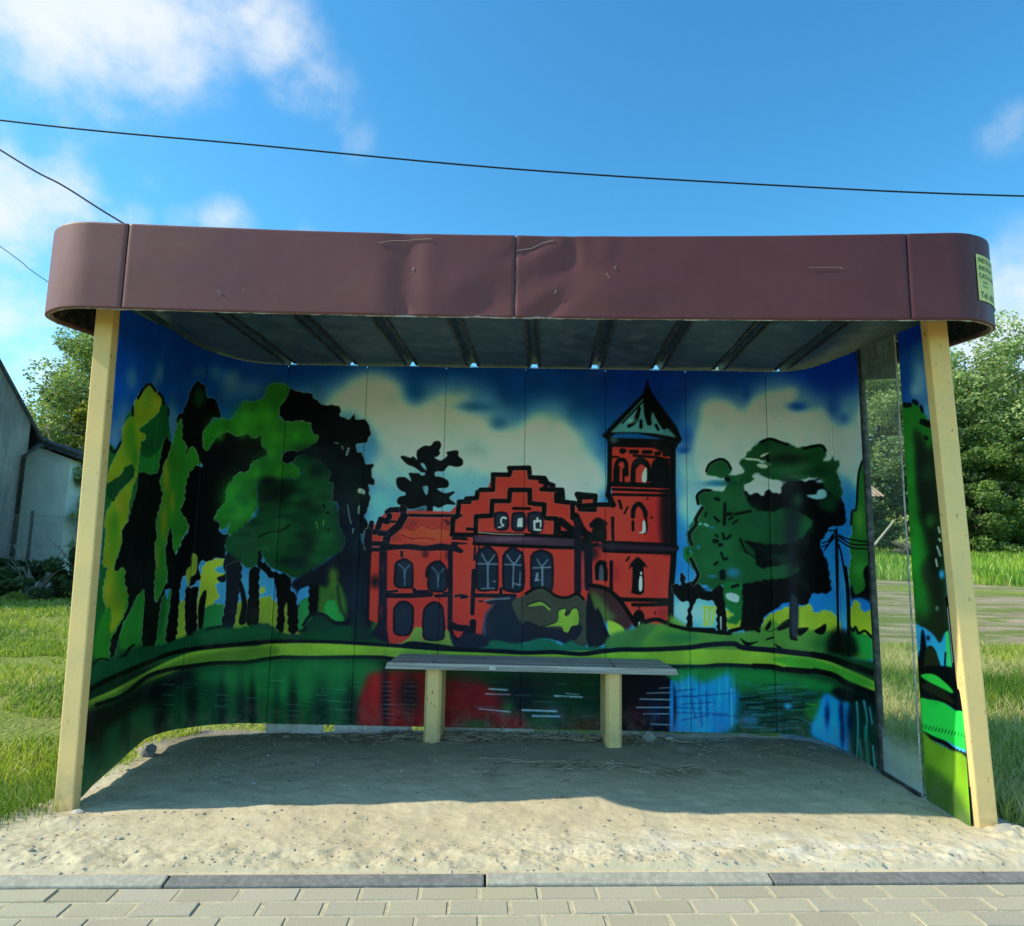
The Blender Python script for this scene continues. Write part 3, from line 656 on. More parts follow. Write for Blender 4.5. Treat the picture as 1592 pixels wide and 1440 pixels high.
    P('f', (150, 165, 44), '940,1340 950,1210 980,1170 1010,1230 1055,1225 1060,1400 940,1400', 1, halo=.4)
    P('f', (36, 130, 60), '940,1330 965,1300 1000,1330 1055,1350 1075,1450 960,1450', 1); L('f', BK, '945,1300 960,1320 970,1300 985,1330 1000,1325 1020,1320 1060,1360', 3.5, .3)
    # ground right
    P('f', (82, 124, 54), '60,1290 200,1310 340,1330 500,1310 560,1260 600,1290 640,1280 700,1310 880,1330 960,1420 960,1450 0,1440 0,1300', 2)
    B('f', (30, 92, 60), 120, 1350, 110, 30, .7); B('f', (30, 80, 44), 840, 1380, 80, 50, .9); B('f', (60, 110, 60), 400, 1360, 140, 30, .5)
    L('f', BK, '70,1290 150,1310 200,1315 350,1330 360,1320 455,1300 500,1318', 5, .4)
    P('f', BK, '655,1160 690,1160 690,1300 680,1340 690,1365 670,1365 650,1340', .4); P('f', (44, 46, 62), '655,1150 690,1170 690,1340 660,1330', 1.5)
    P('f', BK, '590,1310 615,1280 650,1262 648,1300 600,1318', .4); P('f', BK, '690,1310 745,1305 700,1345', .6); P('f', BK, '770,1320 800,1300 825,1285 830,1310 815,1335 790,1335', .4); P('f', BK, '530,1310 555,1270 562,1290 545,1315', .4)
    for q, w in [('640,1270 560,1320 530,1310', 1.5)]:
        L('f', (40, 60, 30), q, w, .3)
    P('f', BK, '410,1355 450,1375 500,1370 460,1390 440,1395', .4); L('f', BK, '540,1360 570,1350', 2.5); P('f', BK, '575,1380 620,1405 600,1410', .3)
    # utility poles and wires in the mural
    P('f', BK, '880,815 888,900 895,1330 920,1440 850,1440 880,1330 872,900', .3); L('f', BK, '920,1010 935,1150 940,1440', 5, .3, halo=.15); L('f', BK, '890,900 905,960 925,1080', 2.5); L('f', (90, 110, 120), '893,950 900,1330', 1, .3, .7)
    P('f', BK, '850,1330 900,1310 960,1340 980,1440 840,1440', 4, .9)
    for q in ['890,850 930,870 1025,885', '890,860 950,895 1025,900', '885,872 950,912 1028,920', '860,850 840,880 810,890', '870,860 840,895 810,908', '880,820 850,880 820,925', '880,830 840,830']:
        L('f', BK, q, 2.2, .1)
    # ------------------------------------------------ bank and water
    P('p', (14, 52, 34), '100,1100 140,1080 180,1062 230,1040 290,1030 420,1020 560,1025 800,1040 1070,1038 1200,1036 1290,1050 1370,1075 1380,1280 100,1280', 1)
    P('p', (26, 88, 50), '100,1130 300,1090 420,1030 560,1030 560,1160 100,1280', 12, .75)
    P('p', (22, 84, 48), '550,1040 1380,1044 1380,1190 1200,1160 550,1160', 8, .8)
    P('p', (18, 60, 36), '1280,1015 1330,1025 1380,1040 1380,1120 1250,1080 1200,1040', 2)
    P('p', (14, 40, 26), '100,1060 200,1045 260,1030 300,1040 200,1110 100,1140', 2)
    # upper verge shading
    P('j', (16, 66, 42), '30,215 120,195 220,150 320,120 420,110 560,60 800,30 980,50 1400,80 1592,100 1592,120 1100,95 850,105 560,135 350,200 120,300 20,350', 1)
    P('j', (20, 84, 46), '600,40 760,25 960,30 1000,70 700,90 600,100', 4, .6)
    L('j', BK, '50,212 85,185 130,190', 3, .3); L('j', BK, '200,172 225,160 240,130 265,112', 4, .3)
    # pale strip
    P('p', (128, 156, 52), '136,1092 180,1071 228,1045 260,1029 300,1014 350,1008 400,1005 440,999 600,1003 700,1008 810,1013 1000,1011 1120,1010 1200,1013 1270,1022 1320,1042 1362,1062 1362,1075 1320,1058 1280,1048 1200,1040 1100,1034 1000,1033 810,1034 700,1032 600,1022 440,1026 360,1033 290,1038 232,1062 190,1082 140,1110', .8)
    P('p', (60, 88, 34), '136,1100 180,1078 240,1044 300,1020 420,1004 420,1024 300,1038 232,1066 140,1116', 3, .65)
    B('p', (26, 36, 30), 690, 1024, 26, 4, .8); B('p', (90, 110, 70), 650, 1016, 60, 6, .5); P('p', (50, 130, 40), '1200,1024 1260,1024 1340,1052 1362,1070 1300,1055 1240,1040', 2, .8)
    L('p', BK, '134,1075 165,1058 204,1041 233,1029 263,1017 295,1010 337,1005 381,1001 416,998 455,997', 8, .5, w2=6)
    L('p', ND, '455,997 515,998 600,1003 680,1009 755,1012 815,1015 860,1014 903,1017 935,1013 968,1010 1010,1010 1070,1007 1098,1003 1140,1001 1155,1007 1200,1011 1236,1015 1264,1018', 5.5, .3, w2=9)
    L('p', BK, '1264,1018 1292,1024 1320,1034 1362,1048', 10, .6)
    L('p', BK, '150,1096 190,1082 216,1062 233,1050 263,1041 295,1036 337,1031 381,1030 413,1025 440,1022', 6.5, .5)
    L('p', ND, '440,1022 485,1023 543,1022 600,1023 640,1031 700,1033 810,1032 890,1034 950,1036 1080,1037 1120,1034 1170,1036', 6.5, .3)
    for q in ['1172,1036 1200,1037 1216,1041', '1222,1041 1245,1043 1260,1044', '1266,1043 1285,1047 1300,1052 1322,1066 1362,1080']:
        L('p', BK, q, 9, .3)
    # water right
    P('p', (30, 118, 56), '1040,1044 1130,1040 1200,1045 1280,1060 1300,1075 1200,1080 1040,1085', 4, .9)
    P('p', (20, 52, 44), '1140,1078 1220,1070 1280,1080 1290,1120 1250,1150 1130,1140', 10, .8)
    for q in ['1043,1065 1060,1062 1075,1050 1085,1062 1110,1058 1135,1048 1138,1070 1148,1078 1142,1100 1135,1135 1105,1142 1042,1140']:
        P('p', (26, 132, 210), q, 5, .95)
    for k in range(26):
        xx = 1048 + k * 3.9; hh = 10 + 26 * abs(math.sin(k * 2.3)); B('p', (70, 170, 235) if k % 3 == 0 else ((8, 70, 130) if k % 3 == 1 else (20, 110, 120)), xx, 1092 + 18 * math.sin(k * 1.7), 2.2, hh, .34)
    for k in range(40):
        xx = 1046 + (k * 37) % 110; yy = 1066 + (k * 23) % 68; L('p', (8, 56, 100) if k % 2 else (110, 195, 235), '%d,%d %d,%.1f' % (xx, yy, xx + 12 + k % 9, yy + .8), 1.4, 1.0, .45, w2=.5)
    P('p', (20, 110, 150), '1115,1100 1145,1080 1150,1110 1135,1138 1110,1142', 5, .5)
    for k in range(46):
        xx = 1150 + (k * 41) % 110; yy = 1062 + (k * 27) % 76; L('p', ((40, 120, 170), (10, 34, 30), (60, 150, 110), (30, 100, 150))[k % 4], '%d,%d %d,%.1f' % (xx, yy, xx + 16 + k % 18, yy - .6), 2.4, 1.6, .5, w2=.8)
    P('p', (30, 140, 214), '1262,1142 1270,1105 1282,1080 1300,1085 1310,1092 1322,1095 1326,1150 1320,1172 1296,1160', 3, .95)
    P('p', BK, '1296,1070 1330,1075 1372,1090 1372,1130 1340,1110 1325,1093 1300,1084', 3, .95)
    P('p', (10, 40, 36), '1322,1095 1372,1110 1376,1220 1340,1200 1322,1175', 4, .9)
    for q in ['1332,1092 1334,1130 1332,1180', '1343,1090 1348,1120 1345,1150', '1357,1160 1361,1200', '1352,1100 1356,1125']:
        L('p', (90, 170, 190), q, 3.5, 1.6, .7, w2=1.5)
    for q in ['1345,1130 1350,1190', '1336,1150 1340,1190']:
        L('p', (30, 130, 110), q, 5, 2, .6)
    for x, y, h in [(1286, 1112, 20), (1308, 1106, 22), (1322, 1120, 20), (1310, 1140, 24)]:
        B('p', (10, 26, 60), x, y, 4.5, h, .85)
    for q in ['1060,1082 1085,1084', '1044,1085 1140,1078', '1060,1095 1110,1092', '1050,1100 1090,1102', '1045,1108 1130,1110', '1088,1088 1092,1130', '1075,1090 1082,1118', '1098,1075 1100,1115', '1060,1120 1100,1112', '1043,1075 1080,1072', '1110,1112 1150,1114']:
        L('p', (8, 50, 90), q, 1.8, .9, .65)
    for q in ['1160,1092 1210,1094', '1170,1110 1190,1112', '1180,1078 1215,1074', '1195,1069 1225,1066', '1145,1120 1175,1118', '1165,1100 1205,1104 ', '1245,1118 1262,1124', '1150,1130 1190,1132', '1200,1120 1240,1122', '1190,1086 1230,1084']:
        L('p', (60, 110, 120), q, 1.5, .5, .75)
    for q in ['1190,1102 1250,1100', '1160,1096 1230,1091', '1150,1088 1180,1083', '1180,1124 1240,1118']:
        L('p', (4, 10, 14), q, 2.5, .8, .8)
    L('p', (60, 140, 60), '1254,1094 1270,1097', 2, .4); P('p', (40, 120, 40), '1250,1108 1275,1085 1268,1120', 4, .7); B('p', (60, 150, 200), 1225, 1098, 6, 5, .8); B('p', (50, 120, 170), 1165, 1120, 14, 10, .6)
    L('p', (110, 190, 180), '1137,1070 1138,1130', 1.6, .6, .7)
    # water middle
    P('p', (40, 122, 64), '300,1050 440,1028 560,1028 590,1040 570,1080 440,1090', 9, .8)
    P('p', (150, 30, 34), '570,1140 568,1060 590,1045 660,1045 700,1060 790,1075 800,1140', 5, .95)
    P('p', (90, 24, 32), '690,1050 740,1050 800,1080 810,1140 690,1140', 8, .6)
    P('p', (12, 44, 34), '760,1050 930,1050 930,1120 810,1110 790,1090', 7, .9); B('p', (10, 20, 32), 810, 1080, 34, 34, .8)
    P('p', (100, 30, 34), '760,1110 840,1130 930,1115 930,1150 740,1150', 6, .6); P('p', (10, 10, 26), '962,1050 1042,1055 1042,1145 962,1145', 2, .97); B('p', (60, 14, 34), 990, 1115, 22, 26, .8); B('p', (16, 34, 70), 1020, 1110, 14, 20, .7)
    B('p', (12, 20, 34), 599, 1085, 7, 50, .85); B('p', (16, 26, 36), 636, 1080, 18, 34, .85); B('p', (190, 50, 50), 582, 1080, 8, 30, .4); B('p', (28, 90, 50), 740, 1126, 26, 8, .7); B('p', (40, 100, 60), 790, 1100, 10, 14, .6); B('p', (50, 70, 90), 865, 1110, 14, 16, .5)
    P('p', (22, 124, 200), '1042,1066 1047,1066 1047,1144 1042,1144', .6, .9)
    for q, w in [('760,1071 788,1073', 3), ('755,1079 793,1080', 2), ('745,1102 793,1107', 2.4), ('812,1104 865,1106', 4), ('828,1113 870,1114', 3.6), ('862,1082 905,1084', 3.4), ('880,1078 900,1080', 1.5), ('1005,1078 1042,1077', 1.8), ('995,1087 1042,1088', 2.4), ('990,1100 1042,1100', 2.2), ('1000,1110 1040,1110', 1.5), ('1012,1126 1042,1127', 2), ('1025,1070 1042,1069', 1.5)]:
        L('p', (150, 175, 195), q, w, .6, .85, w2=w * .4)
    for x in (599, 636, 606):
        for y in range(1060, 1120, 7):
            L('p', (110, 100, 110), '%f,%f %f,%f' % (x - 7, y, x + 8, y + 1), 1, .4, .5)
    # water left
    for cx, rx, c, al in [(150, 20, (4, 14, 12), .8), (170, 12, (20, 70, 36), .6), (195, 12, (5, 20, 16), .6), (215, 12, (18, 70, 36), .6), (250, 14, (4, 14, 14), .85), (275, 12, (14, 56, 34), .5), (298, 10, (4, 16, 18), .8), (330, 14, (14, 60, 44), .6), (345, 7, (6, 20, 26), .8), (375, 9, (8, 30, 30), .7), (392, 6, (4, 12, 16), .8), (412, 8, (22, 88, 44), .5), (455, 8, (6, 24, 24), .8), (430, 6, (12, 44, 34), .6), (500, 16, (10, 30, 34), .7), (525, 10, (24, 84, 52), .6), (545, 12, (16, 30, 34), .8)]:
        B('p', c, cx, 1100 + max(0, 300 - cx) * .25, rx, 46, al)
    P('p', (4, 10, 10), '130,1110 200,1085 290,1045 290,1060 220,1095 130,1160', 5, .8); B('p', (4, 16, 16), 232, 1075, 30, 20, .7)
    for k in range(60):
        xx = 575 + (k * 67) % 370; yy = 1056 + (k * 31) % 78; L('p', ((150, 40, 44), (12, 20, 26), (34, 96, 60), (110, 130, 150))[k % 4], '%d,%d %d,%.1f' % (xx, yy, xx + 12 + k % 20, yy + .5), 2.0, 1.5, .42, w2=.6)
    for k in range(70):
        xx = 160 + (k * 53) % 400; yy = 1058 + (k * 29) % 72; L('p', (60, 130, 90) if k % 2 else (6, 30, 26), '%d,%d %d,%.1f' % (xx, yy, xx + 10 + k % 14, yy + .6), 1.5, 1.2, .35, w2=.5)
    for x, y in [(262, 1080), (262, 1095), (345, 1080), (343, 1098), (392, 1085), (455, 1095), (458, 1105), (530, 1072), (520, 1090), (532, 1104), (430, 1058), (262, 1064), (455, 1112), (500, 1080)]:
        L('p', (110, 150, 140), '%d,%d %d,%d' % (x - 9, y, x + 9, y + 1), 1.1, .4, .5)
    for q in ['500,1076 540,1078', '495,1088 545,1092', '510,1102 550,1104', '500,1070 540,1070']:
        L('p', (60, 110, 96), q, 1.3, .4, .6)
    # ------------------------------------------------ front strip beside the glazing (chart units past x=1400)
    P('p', (20, 72, 140), '1396,480 1440,480 1470,660 1400,660', 0, smooth=False)
    P('p', (0, 40, 130), '1336,480 1440,480 1440,525 1336,570', 2, .9)
    B('p', (110, 140, 150), 1430, 590, 14, 40, .7); B('p', (100, 150, 160), 1445, 640, 12, 22, .7); B('p', (10, 60, 140), 1405, 570, 12, 50, .7); B('p', (150, 170, 160), 1422, 606, 8, 10, .4)
    P('p', (30, 96, 30), '1402,640 1412,632 1424,628 1434,640 1442,652 1454,680 1470,900 1476,1010 1420,1010 1400,800', 1)
    for q, w in [('1407,630 1414,630', 8), ('1421,624 1425,627', 7), ('1432,632 1434,640', 5), ('1434,656 1444,660', 10), ('1439,680 1441,682', 6)]:
        L('p', BK, q, w, .3)
    P('p', (24, 32, 18), '1420,670 1432,675 1445,700 1458,690 1470,900 1476,1010 1440,1000 1425,960 1440,920 1430,880 1448,860 1440,830 1428,800 1432,790 1422,740', 4, .95)
    P('p', (10, 18, 14), '1424,680 1436,700 1448,760 1460,900 1470,1000 1450,900 1430,800', 5, .7)
    B('p', (40, 120, 40), 1416, 730, 8, 60, .6); B('p', (40, 130, 44), 1422, 860, 14, 40, .7); B('p', (40, 110, 40), 1446, 810, 8, 12, .5); B('p', (36, 120, 44), 1436, 940, 12, 24, .6); B('p', (26, 60, 30), 1442, 735, 10, 12, .6)
    for q in ['1459,820 1461,828', '1460,838 1462,841', '1457,850 1462,864', '1455,870 1457,880']:
        L('p', (170, 190, 180), q, 3, .4, .7)
    B('p', (50, 150, 210), 1464, 893, 4, 7, .9); B('p', (120, 150, 120), 1457, 946, 3, 4, .6)
    P('p', (44, 140, 200), '1421,975 1432,975 1440,978 1452,988 1462,1000 1472,985 1480,1050 1425,1050', 1); P('p', BK, '1434,978 1440,1000 1442,1050 1424,1050 1430,1010', 1); L('p', (50, 140, 200), '1427,980 1429,1010', 3)
    P('p', (32, 36, 20), '1440,1010 1450,1005 1458,1020 1464,1050 1438,1050', .5); L('p', (50, 190, 90), '1474,985 1476,1045', 8, 1); L('p', BK, '1470,1015 1469,1035', 3, .3); B('p', BK, 1443, 992, 3, 4, .9)
    L('p', BK, '1472,930 1483,1040 1492,1110', 5, .3); L('p', (190, 200, 200), '1473,945 1481,1030', 1.2, .3, .8)
    P('p', BK, '1424,1040 1500,1045 1500,1110 1470,1095 1430,1090', 1); P('p', (30, 32, 20), '1432,1066 1450,1060 1470,1075 1484,1095 1440,1075', .8)
    P('p', (46, 170, 60), '1432,1050 1448,1048 1462,1055 1480,1072 1480,1078 1460,1068 1440,1058', .5)
    P('p', (38, 176, 66), '1428,1090 1445,1088 1465,1092 1475,1098 1485,1105 1500,1112 1506,1165 1470,1152 1430,1140', .5)
    L('p', BK, '1432,1138 1450,1148 1470,1156 1485,1168 1505,1176', 7, .6)
    for x in range(1434, 1500, 5):
        L('p', (10, 60, 24), '%d,%f %d,%f' % (x, 1132 + (x - 1434) * .22, x + 2, 1127 + (x - 1434) * .22), 1.6, .3); L('p', BK, '%d,%f %d,%f' % (x, 1140 + (x - 1434) * .45, x + 1, 1149 + (x - 1434) * .55), 1.8, .2)
    P('p', (92, 128, 30), '1430,1140 1450,1152 1475,1165 1506,1185 1520,1290 1480,1270 1438,1235', 1.5); P('p', (44, 70, 24), '1436,1192 1455,1198 1480,1220 1505,1265 1520,1300 1438,1260', 5, .85); B('p', (110, 140, 44), 1480, 1190, 12, 20, .5)
    P('p', (60, 100, 40), '1426,1090 1432,1090 1442,1250 1434,1250', .8, .7)
    # spray speckle so that flat fills are never quite flat
    rs = np.random.RandomState(4)
    n = blur1(rs.rand(NH // 10 + 2, NW // 10 + 2).astype(np.float32), 1.)
    n = (n - n.mean()) / n.std()
    n = np.kron(n, np.ones((10, 10), np.float32))[:NH, :NW]
    n = blur1(n, 9)
    f = rs.randn(NH, NW).astype(np.float32)
    canvas[:] *= (1 + .045 * n + .04 * f)[..., None]
    return np.clip(canvas / 255., 0, 1)
# ---------------------------------------------------------------- camera (solved from the photograph)
FOC, YAW, PIT, ROL = 1.02545, -.01214, .13191, .01778
CAM = np.array([-.01989, -3.11828, 1.19988])
cF = np.array([math.sin(YAW) * math.cos(PIT), math.cos(YAW) * math.cos(PIT), math.sin(PIT)])
_R = np.array([math.cos(YAW), -math.sin(YAW), 0]); _U = np.cross(_R, cF)
cR = _R * math.cos(ROL) + _U * math.sin(ROL); cU = -_R * math.sin(ROL) + _U * math.cos(ROL)
cam = bpy.data.cameras.new('camera'); co = bpy.data.objects.new('camera', cam); COL.objects.link(co)
co.matrix_world = Matrix(((cR[0], cU[0], -cF[0], CAM[0]), (cR[1], cU[1], -cF[1], CAM[1]), (cR[2], cU[2], -cF[2], CAM[2]), (0, 0, 0, 1)))
cam.sensor_fit = 'HORIZONTAL'; cam.sensor_width = 36; cam.lens = 36 * FOC * 1000 / 1592
cam.clip_start = .05; cam.clip_end = 6000
SC.camera = co
SC.view_settings.view_transform = 'Standard'; SC.view_settings.look = 'None'; SC.view_settings.exposure = 0; SC.view_settings.gamma = 1


def chart(P):
    """chart coordinates of points on the wall: the unrolling the mural was traced in"""
    d = P - CAM; z = d @ cF
    return np.stack([796 + FOC * 1000 * (d @ cR) / z, 720 - FOC * 1000 * (d @ cU) / z], -1)


# ---------------------------------------------------------------- light
SUN = Vector((-1.2, -.15, 1.0)).normalized()
EL = math.asin(SUN.z); AZ = math.atan2(SUN.x, SUN.y)
sun = bpy.data.lights.new('sun', 'SUN'); sun.energy = SUNE; sun.angle = math.radians(.53); sun.color = (1, .90, .70)
so = bpy.data.objects.new('sun', sun); COL.objects.link(so)
so.rotation_euler = SUN.to_track_quat('Z', 'Y').to_euler(); so.location = SUN * 40

w = bpy.data.worlds.new('World'); SC.world = w; w.use_nodes = True
t = w.node_tree; nn = t.nodes; nn.clear()


def wn(kind, **kw):
    n = nn.new('ShaderNode' + kind)
    for k, v in kw.items(): setattr(n, k, v)
    return n


def wl(a, b): t.links.new(a, b)


sky = wn('TexSky', sky_type='NISHITA'); sky.sun_disc = False; sky.sun_elevation = EL; sky.sun_rotation = AZ
sky.air_density = 1.0; sky.dust_density = .6; sky.ozone_density = 2.2
tc = wn('TexCoord')
hsv = wn('HueSaturation'); hsv.inputs['Saturation'].default_value = SKYSAT; hsv.inputs['Value'].default_value = SKYVAL; wl(sky.outputs[0], hsv.inputs['Color'])
tin = wn('Mix', data_type='RGBA', blend_type='MULTIPLY'); tin.inputs[0].default_value = 1; tin.inputs[7].default_value = SKYTINT; wl(hsv.outputs[0], tin.inputs[6])
# cloud field: soft lobes at fixed directions of the sky, broken up by noise
nz = wn('TexNoise'); nz.inputs['Scale'].default_value = 6.0; nz.inputs['Detail'].default_value = 12; nz.inputs['Roughness'].default_value = .6; nz.inputs['Distortion'].default_value = .12
mp = wn('Mapping'); mp.inputs['Scale'].default_value = (1, 1, 1.25); wl(tc.outputs['Generated'], mp.inputs[0]); wl(mp.outputs[0], nz.inputs['Vector'])
LOBES = [(-.50, .63, .60, .16, 1.0), (-.44, .67, .60, .12, .9), (-.40, .69, .585, .07, .6), (-.33, .70, .635, .07, .62), (-.3055, .7272, .6147, .075, .62), (-.2778, .7722, .5714, .07, .66), (-.2356, .8068, .5418, .05, .42), (-.61, .70, .385, .10, 1.), (-.55, .73, .41, .07, .9), (-.5, .77, .40, .05, .6),
         (-.3937, .8162, .4228, .05, .72), (-.44, .80, .415, .035, .55), (-.30, .86, .42, .03, .4), (-.62, .755, .235, .14, .8), (.5434, .6894, .479, .045, .5), (.58, .77, .26, .13, .9), (-.4748, .7242, .5001, .06, .42), (-.4691, .7611, .448, .03, .5), (.05, .9, .43, .10, .2), (.30, .80, .52, .12, .18),
         (.1, .2, .97, .3, .5), (-.8, -.3, .5, .4, .7), (.7, -.5, .5, .4, .7), (0, -.9, .4, .4, .8), (.9, .2, .35, .2, .6), (.3, .93, .2, .12, .5)]
acc = None
for (x, y, z, r, amp) in LOBES:
    v = Vector((x, y, z)).normalized()
    dt = wn('VectorMath', operation='DISTANCE'); wl(tc.outputs['Generated'], dt.inputs[0]); dt.inputs[1].default_value = v
    mr = wn('MapRange', interpolation_type='SMOOTHSTEP'); wl(dt.outputs['Value'], mr.inputs[0])
    mr.inputs[1].default_value = 0; mr.inputs[2].default_value = r * 1.7; mr.inputs[3].default_value = amp; mr.inputs[4].default_value = 0
    if acc is None: acc = mr.outputs[0]
    else:
        ad = wn('Math', operation='MAXIMUM'); wl(acc, ad.inputs[0]); wl(mr.outputs[0], ad.inputs[1]); acc = ad.outputs[0]
n2 = wn('MapRange'); wl(nz.outputs['Fac'], n2.inputs[0]); n2.inputs[1].default_value = .3; n2.inputs[2].default_value = .68; n2.inputs[3].default_value = -.55; n2.inputs[4].default_value = .55
ad = wn('Math', operation='ADD'); wl(acc, ad.inputs[0])
sc_ = wn('Math', operation='MULTIPLY'); wl(n2.outputs[0], sc_.inputs[0]); sc_.inputs[1].default_value = .85
pr = wn('Math', operation='MULTIPLY', use_clamp=True); wl(acc, pr.inputs[0]); pr.inputs[1].default_value = 1.7
sc2 = wn('Math', operation='MULTIPLY'); wl(sc_.outputs[0], sc2.inputs[0]); wl(pr.outputs[0], sc2.inputs[1]); wl(sc2.outputs[0], ad.inputs[1])
cm = wn('MapRange', interpolation_type='SMOOTHSTEP'); wl(ad.outputs[0], cm.inputs[0]); cm.inputs[1].default_value = .22; cm.inputs[2].default_value = 1.25; cm.inputs[3].default_value = 0; cm.inputs[4].default_value = .92
mxc = wn('Mix', data_type='RGBA'); wl(cm.outputs[0], mxc.inputs[0]); wl(tin.outputs[2], mxc.inputs[6]); mxc.inputs[7].default_value = CLOUDC
bg = wn('Background'); wl(mxc.outputs[2], bg.inputs[0]); bg.inputs[1].default_value = SKYSTR
wo = wn('OutputWorld'); wl(bg.outputs[0], wo.inputs[0])

# ---------------------------------------------------------------- materials used by several things
M = {}
M['cream'] = None
t_ = NT('cream_paint')
pz = t_.node('SeparateXYZ'); t_.set(pz.inputs[0], t_.coord())
hgt = t_.node('MapRange'); t_.set(hgt.inputs[0], pz.outputs[2]); hgt.inputs[1].default_value = 1.5; hgt.inputs[2].default_value = 2.35
c = t_.mix(hgt.outputs[0], (.96, .65, .27), (.93, .51, .15))  # post tops a deeper orange, the roof band's shade painted into the colour
c = t_.mix(t_.ramp(t_.noise(5, 6), (.35, 0), (.75, .5)), c, (.66, .50, .26))
c = t_.mix(t_.ramp(t_.noise(38, 5, .7, stretch=(1, 1, .5)), (.63, 0), (.67, .85)), c, (.20, .13, .07))
c = t_.mix(t_.ramp(t_.noise(110, 3, .8), (.66, 0), (.70, .8)), c, (.12, .09, .06))
foot = t_.node('MapRange'); t_.set(foot.inputs[0], pz.outputs[2]); foot.inputs[1].default_value = .0; foot.inputs[2].default_value = .22; foot.inputs[3].default_value = .6; foot.inputs[4].default_value = 0
c = t_.mix(t_.math('MULTIPLY', foot.outputs[0], t_.ramp(t_.noise(16, 5), (.35, 0), (.6, 1))), c, (.4, .32, .2))
M['cream'] = t_.bsdf(c, .55, .35, normal=t_.bump(t_.noise(45, 5), .25, .003))

t_ = NT('mural_paint')
a = t_.node('Attribute', attribute_name='Col').outputs['Color']
dust = t_.ramp(t_.noise(3.5, 6), (.55, 0), (.9, .10))
c = t_.mix(dust, a, (.35, .36, .33))
c = t_.mix(t_.ramp(t_.noise(150, 3, .8), (.74, 0), (.78, .5)), c, (.3, .3, .28))
mz_ = t_.node('SeparateXYZ'); t_.set(mz_.inputs[0], t_.coord()); ml = t_.node('MapRange'); t_.set(ml.inputs[0], mz_.outputs[2]); ml.inputs[1].default_value = .02; ml.inputs[2].default_value = .2; ml.inputs[3].default_value = .32; ml.inputs[4].default_value = 0
c = t_.mix(t_.math('MULTIPLY', ml.outputs[0], t_.ramp(t_.noise(14, 6, .7), (.42, 0), (.62, 1))), c, (.26, .24, .19))
M['mural'] = t_.bsdf(c, t_.ramp(t_.noise(7, 5), (.3, .42), (.7, .62)), .12, normal=t_.bump(t_.noise(25, 4), .06, .003))

t_ = NT('maroon_sheet')
c = t_.mix(t_.ramp(t_.noise(1.7, 6), (.3, 0), (.7, 1)), (.152, .052, .060), (.188, .068, .074))
c = t_.mix(t_.ramp(t_.noise(9, 7, .65), (.5, 0), (.85, .5)), c, (.19, .09, .088))
c = t_.mix(t_.ramp(t_.noise(30, 5, .7, stretch=(1, 1, .6)), (.75, 0), (.79, .5)), c, (.30, .22, .21))
c = t_.mix(t_.ramp(t_.noise(130, 2, .8), (.76, 0), (.80, .5)), c, (.45, .42, .4))
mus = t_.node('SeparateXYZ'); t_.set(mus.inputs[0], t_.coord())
side_sun = t_.node('MapRange'); t_.set(side_sun.inputs[0], mus.outputs[0]); side_sun.inputs[1].default_value = -2.4; side_sun.inputs[2].default_value = 2.3; side_sun.inputs[3].default_value = 0; side_sun.inputs[4].default_value = 1
c = t_.mix(1., c, t_.ramp(side_sun.outputs[0], (0, (1.25, 1.2, 1.1)), (.2, (1.0, .98, 1.0)), (.8, (.80, .62, .66)), (1, (.60, .45, .60))), 'MULTIPLY')  # lighter left end, darker right: sun from the left painted into the colour
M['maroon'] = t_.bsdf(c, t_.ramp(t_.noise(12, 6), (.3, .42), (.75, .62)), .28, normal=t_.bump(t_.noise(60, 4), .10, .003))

M['galv'] = speckled('galvanised_sheet', (.07, .13, .19), (.035, .07, .11), (.11, .17, .22), 2.2, .5, .25, .2, .15)
M['darkmetal'] = speckled('dark_metal', (.035, .038, .042), (.015, .017, .02), (.12, .12, .12), 6, .5, .5, .2, .3)
M['alu'] = speckled('window_metal', (.16, .19, .2), (.05, .06, .065), (.38, .4, .4), 9, .45, .5, .2, .5)
M['edge'] = speckled('raw_edge', (.42, .42, .40), (.15, .14, .13), (.62, .62, .6), 14, .6, .4, .3)
M['nearwhite'] = speckled('near_white', (.75, .73, .66), (.45, .42, .36), (.85, .83, .78), 8, .8, .2, .3)
M['conc'] = speckled('concrete', (.44, .42, .34), (.33, .31, .26), (.52, .49, .41), 9, .9, .2, .7, spots=(.2, .19, .17), sscale=90)
M['concdark'] = speckled('dark_concrete', (.215, .21, .20), (.15, .15, .145), (.28, .275, .26), 9, .85, .25, .6, spots=(.3, .3, .3), sscale=120)
M['stone'] = speckled('stone', (.34, .33, .31), (.2, .2, .19), (.5, .48, .45), 18, .9, .2, .7)
M['bark'] = speckled('bark', (.13, .105, .08), (.06, .05, .04), (.2, .17, .14), 12, .9, .1, .8)
M['cable'] = speckled('cable', (.02, .02, .022), (.01, .01, .012), (.03, .03, .03), 5, .6, .3, .1)
M['leaf'] = leaf_mat('leaves', trans=.38)
M['blade'] = leaf_mat('grass_blades', trans=.42)

# ---------------------------------------------------------------- ground
def hgt_at(x, y):
    x = np.asarray(x, float); y = np.asarray(y, float)
    rise = .040 * np.maximum(0, y - 7) * np.clip((x + 8) / 14, 0, 1)
    rise = np.minimum(rise, 1.9) + .075 * np.clip(y - 56, 0, 160) * np.clip((x + 8) / 14, 0, 1)
    return rise - .022 + .05 * fbm(x * .25 + 3, y * .25, 3, 5) * np.clip((np.hypot(x, y) - 3) / 6, 0, 1)


def axis(a, b, lo, hi, n1, n2):
    """dense between lo and hi, geometric outside"""
    mid = np.linspace(lo, hi, n1)
    left = lo - np.geomspace(.3, lo - a, n2)[::-1]; right = hi + np.geomspace(.3, b - hi, n2)
    return np.concatenate([left, mid, right])


